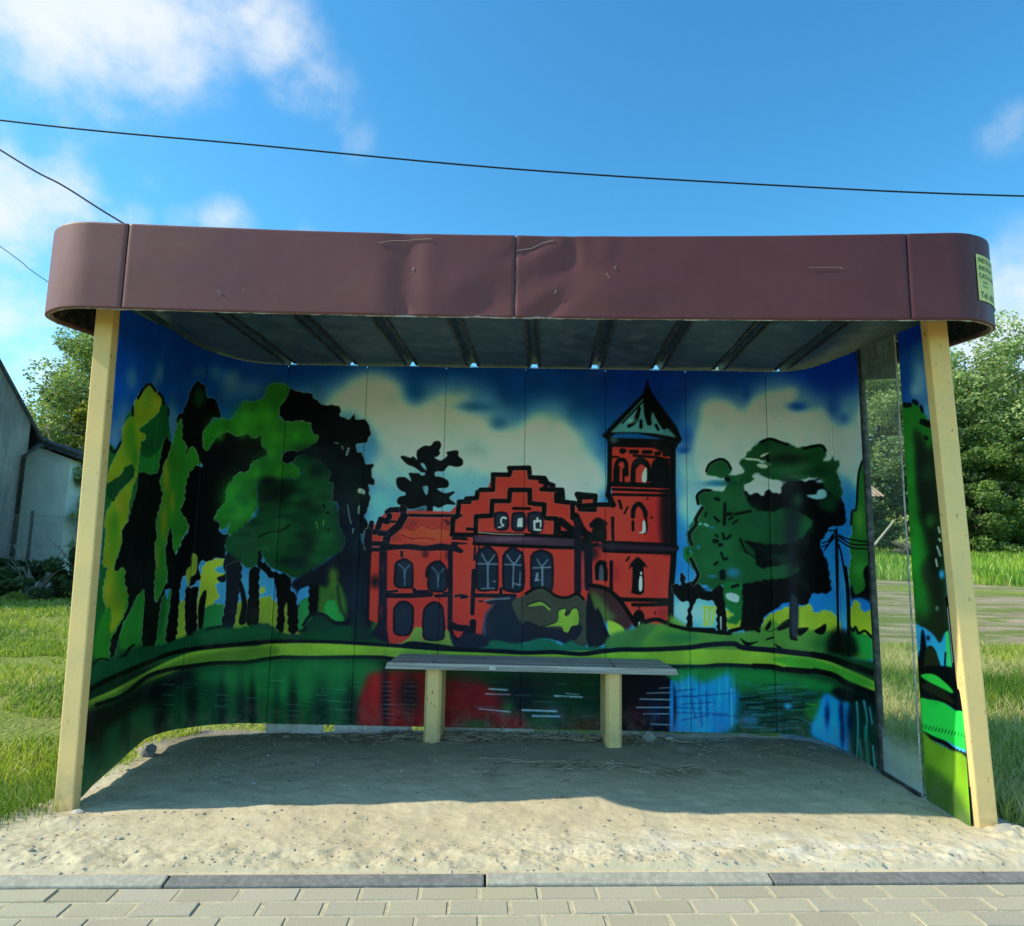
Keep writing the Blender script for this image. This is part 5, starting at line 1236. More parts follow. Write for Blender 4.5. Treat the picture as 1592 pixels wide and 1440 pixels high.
# yellow notice wrapped on the right-hand corner
sa0, wst, hst = s_front(EXR - RAD) + .135, .30, .225
zb0 = 2.385
n = 24; s = np.linspace(sa0, sa0 + wst, n); x, y, nx_, ny_ = ffun(s)
def sticker_pt(u, v, o):
    x_, y_, a_, b2 = ffun(np.array([sa0 + u])); z_ = zb0 + v
    D = FLARE * (z_ - 2.29) / .385 + o
    return (float(x_[0] + a_[0] * D), float(y_[0] + b2[0] * D), z_)
P = []; 
for i in range(n):
    for v in np.linspace(0, hst, 5): P.append(sticker_pt(wst * i / (n - 1), v, .0035))
st = link('notice', mesh_np('notice', P, grid_faces(n, 5), smooth=True), speckled('yellow_paper', (.72, .70, .24), (.60, .60, .22), (.78, .76, .36), 8, .6, .3, .1), SH)
st['label'] = 'yellow printed notice wrapped round the roof corner'
t_ = NT('print_ink'); ink = t_.bsdf((.12, .15, .08), .7, .2)
def notice_text(txt, u, v, size):
    cu = bpy.data.curves.new('lettering', 'FONT'); cu.body = txt; cu.size = size; cu.space_character = 1.05; cu.offset = size * .012
    tmp = bpy.data.objects.new('lettering', cu); COL.objects.link(tmp)
    dg = bpy.context.evaluated_depsgraph_get(); me = bpy.data.meshes.new_from_object(tmp.evaluated_get(dg))
    bpy.data.objects.remove(tmp)
    for vv in me.vertices: vv.co = Vector(sticker_pt(min(u + vv.co.x, wst - .004), v + vv.co.y, .0055))
    me.name = 'lettering'
    link('lettering', me, ink, None)
    o = bpy.data.objects[-1] if False else [q for q in COL.objects if q.data is me][0]
    o.parent = st; me.transform(Matrix.Translation(-Vector(SH.location)))
for txt, v, sz, u in (('INSTRUK', .188, .032, .012), ('INSTRUK', .150, .032, .012), ('CATALOG', .112, .032, .010), ('nauka', .088, .018, .035), ('kursy', .068, .018, .035), ('Tel. 602', .016, .040, .014)):
    notice_text(txt, u, v, sz)

# ---------------------------------------------------------------- bench
BN = empty('bench', (.02, 1.3, 0), 'weathered plank bench on two cream concrete legs against the painted wall', 'bench')
for (x0, x1, y0_, y1_) in ((-.597, -.492, 1.172, 1.45), (.540, .642, 1.155, 1.45)):
    b = MB(); ch = .022; b_ = [(x0, y1_), (x0, y0_ + ch), (x0 + ch * .8, y0_), (x1 - ch * .8, y0_), (x1, y0_ + ch), (x1, y1_)]
    vs = [(x, y, -.02) for x, y in b_] + [(x, y, .455) for x, y in b_]
    b.add(vs, [tuple(range(6))[::-1], tuple(range(6, 12))] + [(i, (i + 1) % 6, 6 + (i + 1) % 6, 6 + i) for i in range(6)])
    b.build('leg', M['cream'], BN, bevel=.003)
t_ = NT('grey_weathered_wood')
c = t_.mix(t_.ramp(t_.noise(9, 7, .65, stretch=(.10, 3, 3)), (.35, 0), (.65, 1)), (.25, .24, .23), (.68, .66, .62))
c = t_.mix(t_.ramp(t_.noise(40, 5, .7, stretch=(.06, 3, 3)), (.55, 0), (.7, .8)), c, (.07, .07, .07))
wood = t_.bsdf(c, .8, .25, normal=t_.bump(t_.noise(30, 6, .7, stretch=(.08, 3, 3)), .8, .006))
yb_ = [1.112, 1.222, 1.332, 1.442]
for k in range(3):
    b = MB(); y0_, y1_ = yb_[k] + .004, yb_[k + 1] - .004; e0, e1 = (-.842 + .01 * k, .985 - .015 * k)
    b.hexa([(e0, y0_, .456), (e1, y0_, .450), (e1 - .01, y1_, .452), (e0 + .02, y1_, .456)], [(e0 + .012, y0_ + .004, .494 + .002 * k), (e1 - .012, y0_ + .004, .488 + .002 * k), (e1 - .03, y1_, .492 + .002 * k), (e0 + .03, y1_, .496 + .002 * k)])
    b.build('seat_plank', wood, BN, bevel=.004)
for xn in (-.545, .590):
    for k in range(3):
        for dy in (.03, .075):
            b = MB(); b.tube([(xn, yb_[k] + dy, .488), (xn, yb_[k] + dy, .498)], .005, 8); b.build('screw', M['darkmetal'], BN)
b = MB(); b.box(-.19, -.15, 1.1105, 1.1115, .462, .486); pt_ = b.build('paper_scrap', speckled('paper', (.7, .7, .66), (.5, .5, .48), (.8, .8, .78), 30, .8, .2, .1), BN)
# ---------------------------------------------------------------- planting helpers
def leaf_quads(C, size, col, rs, up=.3, aspect=.55):
    """one small rhomb per point"""
    n = len(C)
    a = rs.randn(n, 3); a[:, 2] *= .7; a /= np.linalg.norm(a, axis=1)[:, None]
    b = rs.randn(n, 3); b -= (b * a).sum(1)[:, None] * a; b /= np.linalg.norm(b, axis=1)[:, None]
    sz = (size * rs.uniform(.6, 1.35, n))[:, None]
    a = a * sz * .5; b = b * sz * .5 * aspect
    V = np.stack([C - a, C + b * 1 - a * .1, C + a, C - b - a * .1], 1).reshape(-1, 3)
    F_ = np.arange(n * 4).reshape(-1, 4)
    return V, F_, np.repeat(col, 4, 0)


def crown_points(cx, cy, cz, rx, ry, rz, nclump, nleaf, rs, gap=.35, shape=2.0, low=.0):
    P = []; T = []
    k = 0
    while k < nclump:
        d = rs.randn(3); d /= np.linalg.norm(d)
        if d[2] < -.75: continue
        r = rs.uniform(.35, 1.) ** .5
        lump = 1 + .16 * math.sin(3.1 * d[0] + cx) * math.cos(2.7 * d[1] + 1.3 * d[2] * 3) + .09 * math.sin(7 * d[2] + 5 * d[0])
        c = np.array([d[0] * rx, d[1] * ry, (d[2] * rz if d[2] > 0 else d[2] * rz * (1 - low))]) * r * lump
        rr = (.15 + .13 * rs.rand()) * (rx + ry + rz) / 3
        m = int(nleaf / nclump * rs.uniform(.6, 1.4))
        q = rs.randn(m, 3); q /= np.linalg.norm(q, axis=1)[:, None]
        q *= (rr * rs.uniform(.25, 1., m) ** .4)[:, None]; q[:, 2] *= .62
        P.append(np.array([cx, cy, cz]) + c + q)
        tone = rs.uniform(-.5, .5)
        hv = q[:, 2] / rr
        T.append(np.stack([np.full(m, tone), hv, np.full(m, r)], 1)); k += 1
    return np.concatenate(P), np.concatenate(T)


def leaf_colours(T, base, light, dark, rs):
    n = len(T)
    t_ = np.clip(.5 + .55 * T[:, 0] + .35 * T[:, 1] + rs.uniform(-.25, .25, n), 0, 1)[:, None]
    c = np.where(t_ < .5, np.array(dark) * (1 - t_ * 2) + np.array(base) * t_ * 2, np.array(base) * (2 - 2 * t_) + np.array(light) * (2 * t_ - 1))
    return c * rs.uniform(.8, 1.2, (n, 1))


def tree(name, label, x, y, height, crown, trunk_r, seed, nleaf, lsize, cols, group=None, crown_z=None, nclump=70, cat='tree', lean=0., low=.3):
    rs = np.random.RandomState(seed); rd = random.Random(seed)
    z0 = float(hgt_at(x, y)); rx, ry, rz = crown
    root = empty(name, (x, y, z0), label, cat, group)
    cz = z0 + (height - rz if crown_z is None else crown_z)
    b = MB(); top = cz + rz * .45
    P = []; n = 8
    for i in range(n + 1):
        f = i / n; P.append((x + lean * f + .12 * math.sin(f * 5 + seed), y + .1 * math.cos(f * 4 + seed), z0 - .1 + (top - z0) * f))
    b.tube(P, [trunk_r * (1.25 - 1.05 * (i / n) ** .8) + .01 for i in range(n + 1)], 9)
    for k in range(14):
        f = rd.uniform(.28, .85); a = rd.uniform(0, 6.28); s0 = Vector(P[int(f * n)])
        L_ = rd.uniform(.55, .9); e = Vector((x + math.cos(a) * rx * L_, y + math.sin(a) * ry * L_, max(z0 + 1.2, s0.z + rz * rd.uniform(.15, .7))))
        m_ = s0.lerp(e, .5) + Vector((0, 0, -.12 * rz))
        r_ = trunk_r * (.5 - .35 * f)
        b.tube([s0, s0.lerp(m_, .6), m_.lerp(e, .25), m_.lerp(e, .65), e], [r_, r_ * .8, r_ * .6, r_ * .4, r_ * .15], 6)
    b.build('trunk', M['bark'], root, smooth=True)
    C, T = crown_points(x + lean, y, cz, rx, ry, rz, nclump, nleaf, rs, low=low)
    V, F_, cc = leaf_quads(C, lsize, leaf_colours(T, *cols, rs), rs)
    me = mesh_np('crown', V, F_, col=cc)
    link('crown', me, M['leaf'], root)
    return root


GRN = ((.13, .22, .055), (.30, .40, .11), (.04, .08, .025))
PALE = ((.27, .36, .14), (.52, .62, .28), (.07, .12, .04))
YEL = ((.22, .25, .04), (.42, .44, .07), (.07, .10, .02))
DEEP = ((.06, .12, .03), (.17, .26, .08), (.02, .045, .015))

# wood edge beyond the meadow on the right
tg = 'broadleaf trees along the far side of the meadow'
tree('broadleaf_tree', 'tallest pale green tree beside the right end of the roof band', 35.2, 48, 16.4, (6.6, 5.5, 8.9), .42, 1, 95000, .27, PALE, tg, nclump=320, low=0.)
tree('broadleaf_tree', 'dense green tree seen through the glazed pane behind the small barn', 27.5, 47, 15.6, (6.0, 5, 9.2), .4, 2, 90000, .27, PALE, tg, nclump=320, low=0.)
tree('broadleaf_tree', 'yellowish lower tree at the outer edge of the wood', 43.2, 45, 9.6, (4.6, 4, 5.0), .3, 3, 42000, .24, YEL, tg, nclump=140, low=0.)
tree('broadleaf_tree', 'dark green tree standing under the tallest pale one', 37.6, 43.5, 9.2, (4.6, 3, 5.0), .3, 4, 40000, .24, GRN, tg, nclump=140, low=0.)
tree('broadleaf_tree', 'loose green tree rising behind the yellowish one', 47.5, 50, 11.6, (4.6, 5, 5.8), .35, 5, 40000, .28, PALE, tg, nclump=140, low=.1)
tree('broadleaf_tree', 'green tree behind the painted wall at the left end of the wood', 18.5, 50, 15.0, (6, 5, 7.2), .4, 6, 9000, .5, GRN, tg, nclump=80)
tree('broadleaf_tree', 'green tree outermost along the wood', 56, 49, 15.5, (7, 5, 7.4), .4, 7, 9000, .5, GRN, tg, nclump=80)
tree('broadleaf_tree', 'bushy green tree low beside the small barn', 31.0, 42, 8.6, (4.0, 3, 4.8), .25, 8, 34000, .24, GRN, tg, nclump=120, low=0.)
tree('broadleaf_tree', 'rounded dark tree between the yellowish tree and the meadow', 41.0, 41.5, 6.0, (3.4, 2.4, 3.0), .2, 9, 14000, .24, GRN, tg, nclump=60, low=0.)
# behind the house on the left
tree('willow_tree', 'airy pale green willow behind the whitewashed lean-to', -16.7, 23.5, 11.0, (3.2, 2.8, 5.4), .26, 12, 80000, .14, PALE, None, nclump=300, low=.1)
tree('elder_tree', 'yellow-green elder tree in front of the tiled shed roof', -13.75, 18.2, 5.6, (1.7, 1.5, 2.7), .12, 13, 12000, .15, YEL, None, nclump=80, low=0.)
tree('hazel_tree', 'bushy hazel filling the gap between lean-to and cream post', -11.7, 15.6, 4.1, (1.05, 1.0, 2.1), .08, 14, 9000, .12, PALE, None, nclump=60, low=0.)


# undergrowth closing the view beneath the crowns
rs_ = np.random.RandomState(31); Cs, Ts = [], []
for k in range(46):
    x_ = 12 + k * 1.25; y_ = 43.5 + 2.5 * math.sin(k * 1.3) ; h_ = 4.2 + 2.4 * math.sin(k * 2.1) ** 2
    C, T = crown_points(x_, y_, float(hgt_at(x_, y_)) + h_ * .4, 1.7, 1.3, h_ * .6, 16, 3600, rs_, low=0.); Cs.append(C); Ts.append(T)
for k in range(26):
    x_ = 12 + k * 2.3; y_ = 51 + 1.5 * math.sin(k); C, T = crown_points(x_, y_, 6.0, 2.2, 1.6, 5.0, 14, 900, rs_, low=0.); Cs.append(C); Ts.append(T)
C = np.concatenate(Cs); T = np.concatenate(Ts); V, F_, cc = leaf_quads(C, .34, leaf_colours(T, *DEEP, rs_), rs_)
tag(link('undergrowth', mesh_np('undergrowth', V, F_, col=cc), M['leaf']), kind='stuff')


def bush(label, x, y, r, h, seed, nleaf, lsize, cols, group, twigs=10):
    rs = np.random.RandomState(seed); rd = random.Random(seed); z0 = float(hgt_at(x, y))
    root = empty('bush', (x, y, z0), label, 'bush', group)
    C, T = crown_points(x, y, z0 + h * .42, r, r * .8, h * .55, 26, nleaf, rs, low=.2)
    C[:, 2] = np.maximum(C[:, 2], z0 + .02)
    V, F_, cc = leaf_quads(C, lsize, leaf_colours(T, *cols, rs), rs)
    link('foliage', mesh_np('foliage', V, F_, col=cc), M['leaf'], root)
    b = MB()
    for k in range(twigs):
        a = rd.uniform(0, 6.28); e = Vector((x + math.cos(a) * r * rd.uniform(.5, 1.25), y + math.sin(a) * r * .8, z0 + h * rd.uniform(.6, 1.25))); s0 = Vector((x + rd.uniform(-.1, .1) * r, y, z0))
        b.tube([s0, s0.lerp(e, .5) + Vector((0, 0, .15 * h)), e], [.014, .010, .004], 5)
    b.build('stem', speckled('twig_%d' % seed, (.24, .21, .16), (.1, .09, .07), (.34, .3, .24), 20, .9, .1, .3), root)


bg_ = 'bushes along the wire fence'
bush('dark bramble bush under the wire fence nearest the grey gable', -10.2, 10.9, .95, .95, 21, 5000, .085, ((.05, .09, .035), (.10, .16, .06), (.02, .035, .015)), bg_, 16)
bush('dark leafy bush by the fence post', -9.35, 11.3, .8, 1.35, 22, 5000, .095, ((.05, .09, .035), (.11, .17, .06), (.02, .035, .015)), bg_, 12)
bush('bush with pale dry twigs beside the cream post', -8.55, 11.2, .75, 1.15, 23, 4500, .08, ((.08, .11, .05), (.16, .2, .09), (.03, .04, .02)), bg_, 22)
bush('low dark bush farthest along the fence', -11.6, 11.4, .9, 1.0, 24, 4000, .09, ((.05, .09, .035), (.10, .16, .06), (.02, .035, .015)), bg_, 8)

# ---------------------------------------------------------------- house on the left
t_ = NT('grey_render')
c = t_.mix(t_.ramp(t_.noise(1.4, 7, .65, stretch=(1, 1, .35)), (.3, 0), (.7, 1)), (.15, .16, .165), (.30, .305, .30))
c = t_.mix(t_.ramp(t_.noise(5, 7, .7, stretch=(1.6, 1.6, .12)), (.45, 0), (.75, .8)), c, (.085, .09, .10))
c = t_.mix(t_.ramp(t_.noise(9, 4, .7, stretch=(.4, .4, 1.6)), (.70, 0), (.74, .5)), c, (.3, .33, .34))
gren = t_.bsdf(c, .9, .15, normal=t_.bump(t_.noise(20, 6), .6, .02))
HO = empty('house', (-14, 9.5, 0), 'grey rendered house with a steep dark verge and black downpipe', 'house')
A = Vector((-12.28, 13.0, 0)); u = Vector((-.70, -.714, 0)).normalized(); back = Vector((-.72, .69, 0)).normalized(); He = 4.15; half = 4.4; slope = 1.75
b = MB(); g = [A, A + u * 2 * half]; rg = A + u * half
def up(p, z): return (p.x, p.y, z)
G0 = [up(A, -.2), up(A + u * 2 * half, -.2), up(A + u * 2 * half, He), up(rg, He + half * slope), up(A, He)]
G1 = [up(Vector(p) + back * 9, p[2]) for p in G0]
b.add(G0 + G1, [(0, 1, 2, 3, 4), (9, 8, 7, 6, 5), (0, 5, 6, 1), (1, 6, 7, 2), (4, 9, 5, 0)])
b.build('wall', gren, HO)
roofm = speckled('roofing_felt', (.06, .06, .065), (.03, .03, .03), (.11, .11, .11), 3, .85, .2, .4)
nrm = Vector((-u.y, u.x, 0))
if nrm.dot(back) > 0: nrm = -nrm
for s_ in (0, 1):
    e = (A - u * .28) if s_ == 0 else (A + u * (2 * half + .28)); b = MB()
    ez = He - .28 * slope; rz_ = He + half * slope
    c4 = [e + nrm * .12, rg + nrm * .12, rg + back * 9.2, e + back * 9.2]; zz = [ez, rz_, rz_, ez]
    b.hexa([up(c4[i], zz[i] + .02) for i in range(4)], [up(c4[i], zz[i] + .13) for i in range(4)])
    b.build('roof', roofm, HO)
b = MB(); p0 = A + nrm * .10 - u * .02
b.tube([up(A - u * .30 + nrm * .05, 3.72), up(A - u * .12 + nrm * .14, 3.52), up(p0 + u * .10, 3.3), up(p0 + u * .10, .1)], [.055] * 4, 10); b.tube([up(A - u * .32 + nrm * .2, 3.74), up(A - u * .32 + back * 9, 3.76)], [.07, .07], 8)
b.build('downpipe', M['darkmetal'], HO, smooth=True)
t_ = NT('whitewash')
c = t_.mix(t_.ramp(t_.noise(1.6, 7, .6), (.3, 0), (.7, 1)), (.58, .64, .62), (.74, .78, .73))
c = t_.mix(t_.ramp(t_.noise(4, 6, .7, stretch=(1, 1, .2)), (.6, 0), (.85, .5)), c, (.36, .42, .42))
c = t_.mix(t_.ramp(t_.noise(11, 5, .7), (.70, 0), (.75, .6)), c, (.3, .28, .24))
ww = t_.bsdf(c, .9, .15, normal=t_.bump(t_.noise(16, 5), .5, .02))
LT = empty('lean_to', (-12.6, 15.5, 0), 'whitewashed lean-to with a dark sloping roof edge beside the grey house', 'outbuilding')
b = MB(); b.hexa([(-13.6, 14.5, -.2), (-12.22, 14.5, -.2), (-12.6, 17.2, -.2), (-14.5, 17.2, -.2)], [(-13.6, 14.5, 3.95), (-12.22, 14.5, 3.45), (-12.6, 17.2, 3.45), (-14.5, 17.2, 3.95)]); b.build('wall', ww, LT)
b = MB(); b.hexa([(-13.75, 14.35, 4.06), (-11.93, 14.35, 3.44), (-12.2, 17.4, 3.44), (-14.7, 17.4, 4.06)], [(-13.75, 14.35, 4.22), (-11.93, 14.35, 3.60), (-12.2, 17.4, 3.60), (-14.7, 17.4, 4.22)]); b.build('roof', roofm, LT)
SD = empty('shed', (-19, 22, 0), 'shed with a ridged pale tiled roof half hidden by the willow', 'shed')
b = MB(); b.box(-23, -15.4, 20.6, 24.5, -.2, 4.6); b.build('wall', gren, SD)
P = []; nxx = 90
for i in range(nxx):
    for j in range(14):
        x_ = -23.4 + 8.3 * i / (nxx - 1); f = j / 13
        P.append((x_ + .35 * f, 20.2 + 2.3 * f, 4.35 + 1.55 * f + .035 * math.sin(i * 1.57) - .02 * (j % 2)))
link('roof', mesh_np('roof', P, grid_faces(nxx, 14)), speckled('old_tiles', (.36, .34, .30), (.2, .19, .17), (.5, .48, .44), 3, .85, .2, .5), SD)

# chain link fence: a thing with posts and mesh
FE = empty('wire_fence', (-10.5, 12, 0), 'rusty chain link fence on thin posts in front of the grey wall', 'fence')
fa, fb_ = Vector((-13.9, 10.6, 0)), Vector((-7.6, 13.2, 0)); fd = (fb_ - fa); fl = fd.length; fd.normalize()
b = MB(); nw = int(fl / .075)
for k in range(-18, nw + 1):
    for sg in (1, -1):
        a0 = max(0, k * .075); h0 = (a0 - k * .075); 
        s0, e0 = k * .075, k * .075 + 1.35
        c0, c1 = max(0, s0), min(fl, e0)
        if c1 <= c0: continue
        z0_, z1_ = .45 + (c0 - s0), .45 + (c1 - s0)
        if sg < 0: z0_, z1_ = 2.25 - z0_, 2.25 - z1_
        p, q_ = fa + fd * c0, fa + fd * c1
        b.tube([(p.x, p.y, z0_), (q_.x, q_.y, z1_)], .0035, 3, cap=False)
for z_ in (.45, 1.12, 1.80): b.tube([(fa.x, fa.y, z_), (fb_.x, fb_.y, z_)], .005, 4)
wm = speckled('wire', (.24, .22, .20), (.12, .1, .09), (.35, .33, .3), 9, .7, .4, .1)
b.build('wire_mesh', wm, FE)
for k in range(5):
    p = fa + fd * (fl * (k + .25) / 5); b = MB(); b.tube([(p.x, p.y, -.1), (p.x, p.y, 1.9)], .035, 8); b.build('post', M['darkmetal'], FE)

# ---------------------------------------------------------------- small barn beyond the meadow
BA = empty('barn', (19, 36, 0), 'small wooden barn with a rusty sheet roof at the wood edge behind the pane', 'barn')
z0 = float(hgt_at(19, 36)); b = MB(); b.box(16.2, 19.75, 34.3, 38, z0 - .5, 5.0); b.build('wall', speckled('old_boards', (.16, .13, .10), (.08, .065, .05), (.26, .22, .18), 4, .9, .1, .5, streak=.6), BA)
P = []; nxx = 70
for i in range(nxx):
    for j in range(6):
        f = j / 5; P.append((15.9 + f * 0 + 4.35 * i / (nxx - 1) * (1), 33.6 + 4.8 * 0 + 2.4 * f, 4.55 + 1.75 * f + .03 * math.sin(i * 1.57)))
P = np.array(P); P[:, 0] += (P[:, 2] - 4.55) * -.35
link('roof', mesh_np('roof', P, grid_faces(nxx, 6)), speckled('rusty_sheet', (.42, .28, .19), (.28, .16, .1), (.55, .42, .32), 2, .7, .3, .3), BA)
lg = MB(); gz = float(hgt_at(19.2, 31)); lg.tube([(17.6, 31.2, gz + .1), (19.2, 31.0, gz + 2.1)], [.07, .05], 7)
tag(lg.build('leaning_pole', speckled('bare_wood', (.5, .44, .36), (.3, .26, .2), (.6, .55, .48), 8, .9, .1, .3)), 'pale bare pole leaning at the wood edge seen through the pane', 'pole')
rt = MB()
for k in range(14):
    a = random.uniform(0, 6.28); rt.tube([(20.3, 31.5, gz + .2), (20.3 + .5 * math.cos(a), 31.5 + .3 * math.sin(a), gz + .6 + .3 * random.random()), (20.3 + 1.0 * math.cos(a), 31.5 + .4 * math.sin(a), gz + .3 + .9 * random.random())], [.22, .12, .03], 6)
tag(rt.build('root_plate', M['bark'], smooth=True), 'upturned brown stump with roots at the far edge of the meadow', 'stump')

# ---------------------------------------------------------------- overhead cables
def cable(name, label, pts_, r):
    b = MB(); q = crs(pts_, 14); b.tube([tuple(p) for p in q], r, 6)
    tag(b.build(name, M['cable'], smooth=True), label, 'cable', None)
cable('overhead_cable', 'long black overhead cable crossing the whole sky above the shelter', [(-19.5, 9, 10.75), (-10.567, 9, 9.582), (-5.344, 9, 9.098), (-.219, 9, 8.65), (4.817, 9, 8.371), (9.689, 9, 8.202), (18, 9, 8.15)], .017)
cable('overhead_cable', 'steep black cable dropping behind the left end of the roof band', [(-16, 9, 12.4), (-10.49, 9, 8.943), (-9.114, 9, 8.178), (-7.849, 9, 7.413), (-4.6, 9, 5.6)], .017)
cable('overhead_cable', 'thinnest cable low beside the left corner of the roof band', [(-19, 12, 12.5), (-12.776, 12, 8.331), (-11.609, 12, 7.509), (-7, 12, 4.6)], .009)

# ---------------------------------------------------------------- grass as blades
def blades(name, label, X, Y, Hh, wd, cols, rs, lean=.5, z_off=-.02):
    n = len(X); Z = hgt_at(X, Y) + z_off
    a = rs.uniform(0, 2 * np.pi, n); la = rs.uniform(0, 2 * np.pi, n)
    wx, wy = np.cos(a) * wd * .5, np.sin(a) * wd * .5
    l = Hh * lean * rs.uniform(.1, 1., n); lx, ly = np.cos(la) * l, np.sin(la) * l
    b0 = np.stack([X - wx, Y - wy, Z], 1); b1 = np.stack([X + wx, Y + wy, Z], 1)
    m0 = np.stack([X - wx * .7 + lx * .35, Y - wy * .7 + ly * .35, Z + Hh * .6], 1); m1 = np.stack([X + wx * .7 + lx * .35, Y + wy * .7 + ly * .35, Z + Hh * .6], 1)
    tp = np.stack([X + lx, Y + ly, Z + Hh], 1)
    V = np.stack([b0, b1, m1, m0, tp, tp + np.array([.0005, 0, 0])], 1).reshape(-1, 3)
    k = np.arange(n)[:, None] * 6
    F_ = np.concatenate([k + np.array([[0, 1, 2, 3]]), k + np.array([[3, 2, 5, 4]])])
    c = cols * np.ones((n, 1)); cc = np.repeat(c, 6, 0); cc.reshape(n, 6, 3)[:, :2] *= .75
    return tag(link(name, mesh_np(name, V, F_, col=cc), M['blade']), label, kind='stuff')


def gcol(X, Y, rs, dry=.3):
    n = len(X); f = np.clip(.5 + 1.1 * fbm(X * .9, Y * .9, 3, 71) + rs.uniform(-.3, .3, n), 0, 1)[:, None]
    c = np.array((.13, .25, .035)) * (1 - f) + np.array((.48, .53, .09)) * f
    d = (rs.rand(n) < dry * np.clip(.5 + 2.2 * fbm(X * .7 + 9, Y * .7, 3, 81), 0, 1.6))[:, None]
    return np.where(d, np.array((.72, .64, .32)) * rs.uniform(.7, 1.1, (n, 1)), c * rs.uniform(.75, 1.2, (n, 1)))


def scatter(n, x0, x1, y0, y1, rs, keep): 
    X = rs.uniform(x0, x1, n); Y = rs.uniform(y0, y1, n); k = keep(X, Y); return X[k], Y[k]


rs = np.random.RandomState(5)
def bare(X, Y): return fbm(X * 1.1 + 4, Y * 1.6, 3, 91) < .20
Xs, Ys = [], []
for n, x0, x1, y0, y1 in ((26000, -4.6, -2.12, -.5, 1.5), (30000, -6.2, -2.3, 1.3, 5), (34000, -13, -3.4, 5, 13), (9000, -9, 2.5, 1.62, 4.)):
    a, b_ = scatter(n, x0, x1, y0, y1, rs, lambda X, Y: bare(X, Y) & (X > -.95 * (Y + 3.2) - 1) & ((Y > 1.6) | (X < -2.12 - .5 * np.clip(.35 - Y, 0, 1) + .07 * fbm(Y * 6, X * 6, 2, 5))))
    Xs.append(a); Ys.append(b_)
X = np.concatenate(Xs); Y = np.concatenate(Ys); d = np.hypot(X, Y + 3.1)
blades('lawn_grass', None, X, Y, rs.uniform(.02, .075, len(X)) * (1 + .05 * d), .0038 + .0012 * d, gcol(X, Y, rs, .28), rs, 1.0)
# tufts by the left post
Xs = np.concatenate([rs.normal(-2.28, .09, 900), rs.normal(-2.45, .12, 900)]); Ys_ = np.concatenate([rs.normal(-.02, .10, 900), rs.normal(-.22, .08, 900)])
blades('grass_tuft', None, Xs, Ys_, rs.uniform(.06, .17, len(Xs)), .004, gcol(Xs, Ys_, rs, .5), rs, .8)
# longer dry grass on the right
Xs, Ys = [], []
for n, x0, x1, y0, y1 in ((26000, 2.12, 4.6, .1, 1.5), (42000, 2.2, 6.5, 1.3, 4.5), (16000, 2.5, 9, 4.5, 5.9)):
    a, b_ = scatter(n, x0, x1, y0, y1, rs, lambda X, Y: (X < .95 * (Y + 3.2) + 1.2) & (X > 2.10 + .05 * fbm(Y * 6, X * 5, 2, 5)) & (X > 2.3 - .4 * Y))
    Xs.append(a); Ys.append(b_)
X = np.concatenate(Xs); Y = np.concatenate(Ys); d = np.hypot(X, Y + 3.1)
blades('tall_grass', None, X, Y, rs.uniform(.05, .17, len(X)) * (1 + .02 * d), .0028 + .0009 * d, gcol(X, Y, rs, .8), rs, .9)
a, b_ = scatter(62000, 6, 62, 15, 46, rs, lambda X, Y: (Y > 19.5 - .36 * (X - 8) + .3) & (Y > 13.2 - .1 * X) & (X > .40 * (Y + 3)) & (X < .95 * (Y + 3)))
blades('meadow_grass', None, a, b_, rs.uniform(.15, .42, len(a)) * (1 + .012 * b_), .03 + .0012 * b_, gcol(a, b_, rs, .12) * np.array((.9, 1.1, .9)), rs, .6)

# white clover flowers at the foot of the right post
b = MB(); rd = random.Random(4)
for k in range(26):
    x_, y_ = 2.52 + rd.uniform(-.10, .16), .12 + rd.uniform(-.08, .10); z_ = rd.uniform(.05, .13)
    b.tube([(x_, y_, z_ - .006), (x_, y_, z_ + .006)], [.004, .010], 6); b.tube([(x_, y_, z_ + .006), (x_, y_, z_ + .012)], [.010, .003], 6)
tag(b.build('white_flowers', speckled('petals', (.75, .78, .8), (.6, .65, .7), (.85, .85, .85), 40, .8, .2, .1)), kind='stuff')

# ---------------------------------------------------------------- stones and litter
def rock(name, label, x, y, z, sx, sy, sz, seed, mat=None, cat='stone', group=None):
    bm = bmesh.new(); bmesh.ops.create_icosphere(bm, subdivisions=3, radius=1); rd = random.Random(seed)
    pl = [Vector((rd.uniform(-1, 1), rd.uniform(-1, 1), rd.uniform(-.2, 1))).normalized() for _ in range(9)]
    for v in bm.verts:
        for p in pl:
            e = v.co.dot(p) - .72
            if e > 0: v.co -= p * e * .9
        f = 1 + .05 * math.sin(v.co.x * 9 + seed) * math.cos(v.co.y * 8)
        v.co = Vector((v.co.x * sx * f + x, v.co.y * sy * f + y, v.co.z * sz * f + z))
    me = bpy.data.meshes.new(name); bm.to_mesh(me); bm.free()
    return tag(link(name, me, mat or M['stone']), label, cat, group)


rock('stone', 'flat grey stone lying against the painted wall beside the bench leg', .845, 1.37, .015, .060, .05, .042, 3)
rock('stone', 'whitish flat chip beyond the larger stone at the wall foot', .985, 1.40, .0, .035, .03, .012, 5, M['nearwhite'])
rock('concrete_lump', 'larger crumbled concrete lump at the foot of the right-hand post', 2.12, -.045, .02, .065, .05, .038, 8, M['conc'], 'rubble')
rock('concrete_lump', 'smaller crumbled concrete lump outermost from the right-hand post', 2.22, -.075, .012, .05, .04, .028, 9, M['conc'], 'rubble')
rock('stone', 'small pale stone on the sand beside the left post foot', -1.975, -.005, .008, .028, .018, .010, 6, M['nearwhite'])
rock('stone', 'grey block of masonry showing under the left panel', -2.12, .82, .02, .05, .05, .045, 16, M['concdark'])

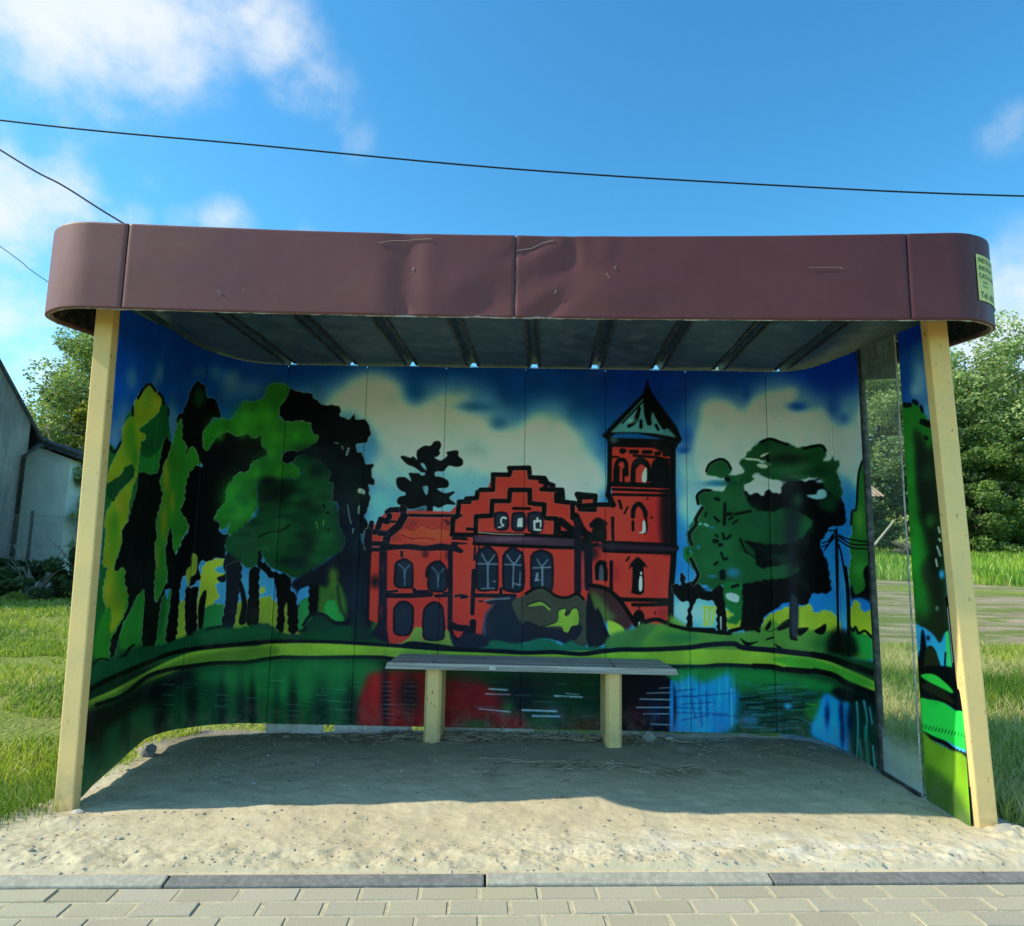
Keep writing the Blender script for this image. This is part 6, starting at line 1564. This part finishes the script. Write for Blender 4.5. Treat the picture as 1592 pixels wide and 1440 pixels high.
rs = np.random.RandomState(17); V = []; F_ = []; n0 = 0
ico = bmesh.new(); bmesh.ops.create_icosphere(ico, subdivisions=1, radius=1); iv = np.array([v.co[:] for v in ico.verts]); it = np.array([[v.index for v in f.verts] for f in ico.faces]); ico.free()
cnt = 0; PC = []
while cnt < 2600:
    m = cnt % 4
    if m == 0: x, y = rs.normal(-1.6, .25), rs.normal(.75, .30)
    elif m == 1: x, y = rs.uniform(-2.6, 2.7), None
    elif m == 2: x, y = rs.uniform(-2.1, 2.1), rs.uniform(-.3, 1.4)
    else: x, y = rs.uniform(-2.4, 2.4), rs.uniform(-.45, .1)
    if y is None: y = KA + KB * x + abs(rs.normal(.04, .10)) + .01
    cnt += 1
    if y > 1.45 or x < -2.1 and y > .2 or y < KA + KB * x + .01: continue
    r = abs(rs.normal(0, .0028)) + .0012 + (.006 if rs.rand() < .012 else 0)
    z = float(dirt_h(np.array(x), np.array(y)))
    V.append(iv * r * rs.uniform(.6, 1.3, 3) * np.array((1, 1, .65)) + (x, y, z + r * .25)); F_.append(it + n0); n0 += len(iv)
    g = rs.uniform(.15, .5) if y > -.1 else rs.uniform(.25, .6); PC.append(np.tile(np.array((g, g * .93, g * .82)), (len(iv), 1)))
t_ = NT('pebble'); pm = t_.bsdf(t_.node('Attribute', attribute_name='Col').outputs['Color'], .9, .2)
tag(link('gravel', mesh_np('gravel', np.concatenate(V), np.concatenate(F_), col=np.concatenate(PC)), pm), kind='stuff')


def litter(name, spots, seed, cols=((.30, .24, .16), (.12, .09, .06), (.42, .36, .25))):
    rs = np.random.RandomState(seed); V = []; F_ = []; CC = []; n0 = 0
    for (cx, cy, rx, ry, n, L0, ang0, spr) in spots:
        for k in range(n):
            x, y = rs.normal(cx, rx), rs.normal(cy, ry); a = rs.normal(ang0, spr); L_ = L0 * rs.uniform(.4, 1.3); cv = rs.normal(0, .6); wd = rs.uniform(.0008, .0022)
            hz = abs(rs.normal(0, .006)) + .003; c = cols[rs.randint(3)]
            q = []
            for j in range(5):
                f = j / 4; aa = a + cv * .35 * (f - .5); xx = x + math.cos(aa) * L_ * (f - .5); yy = y + math.sin(aa) * L_ * (f - .5)
                z = float(dirt_h(np.array(xx), np.array(min(yy, 1.45)))) + hz + .006 * math.sin(f * 3)
                q.append((xx, yy, z))
            for (xx, yy, z) in q:
                V += [(xx + math.sin(a) * wd, yy - math.cos(a) * wd, z), (xx, yy, z + wd * 1.4), (xx - math.sin(a) * wd, yy + math.cos(a) * wd, z)]; CC += [c] * 3
            for j in range(4):
                for e in (0, 1): F_.append((n0 + j * 3 + e, n0 + j * 3 + e + 1, n0 + j * 3 + e + 4, n0 + j * 3 + e + 3))
            n0 += 15
    tag(link(name, mesh_np(name, V, F_, col=np.array(CC)), pm), kind='stuff')


litter('dry_litter', [(.0, 1.36, .50, .05, 1500, .07, 0, .7), (-.45, 1.30, .22, .06, 500, .07, 0, .6), (.75, 1.36, .2, .04, 160, .05, 0, .8), (.30, .77, .07, .045, 110, .09, .2, .6), (-.02, .81, .11, .014, 26, .20, .1, .15), (.62, .78, .06, .03, 14, .12, -.2, .4),
                      (.85, .70, .16, .04, 34, .12, -.45, .25), (.95, .78, .05, .04, 8, .1, .3, .5), (-.15, .62, .04, .03, 14, .06, 0, 1), (1.3, 1.1, .35, .12, 60, .04, -.2, .5), (-1.0, 1.25, .5, .08, 120, .04, 0, .8), (1.78, .5, .10, .3, 60, .04, 1.2, .4), (0, .5, 1.2, .2, 40, .03, .2, .8)], 3)
blades('wall_weeds', None, np.concatenate([rs.normal(.02, .5, 260), rs.uniform(.42, .5, 40)]), np.concatenate([rs.uniform(1.40, 1.47, 260), rs.uniform(1.28, 1.34, 40)]), rs.uniform(.02, .07, 300), .003, gcol(rs.rand(300), rs.rand(300), rs, .5), rs, 1.2, z_off=.01)
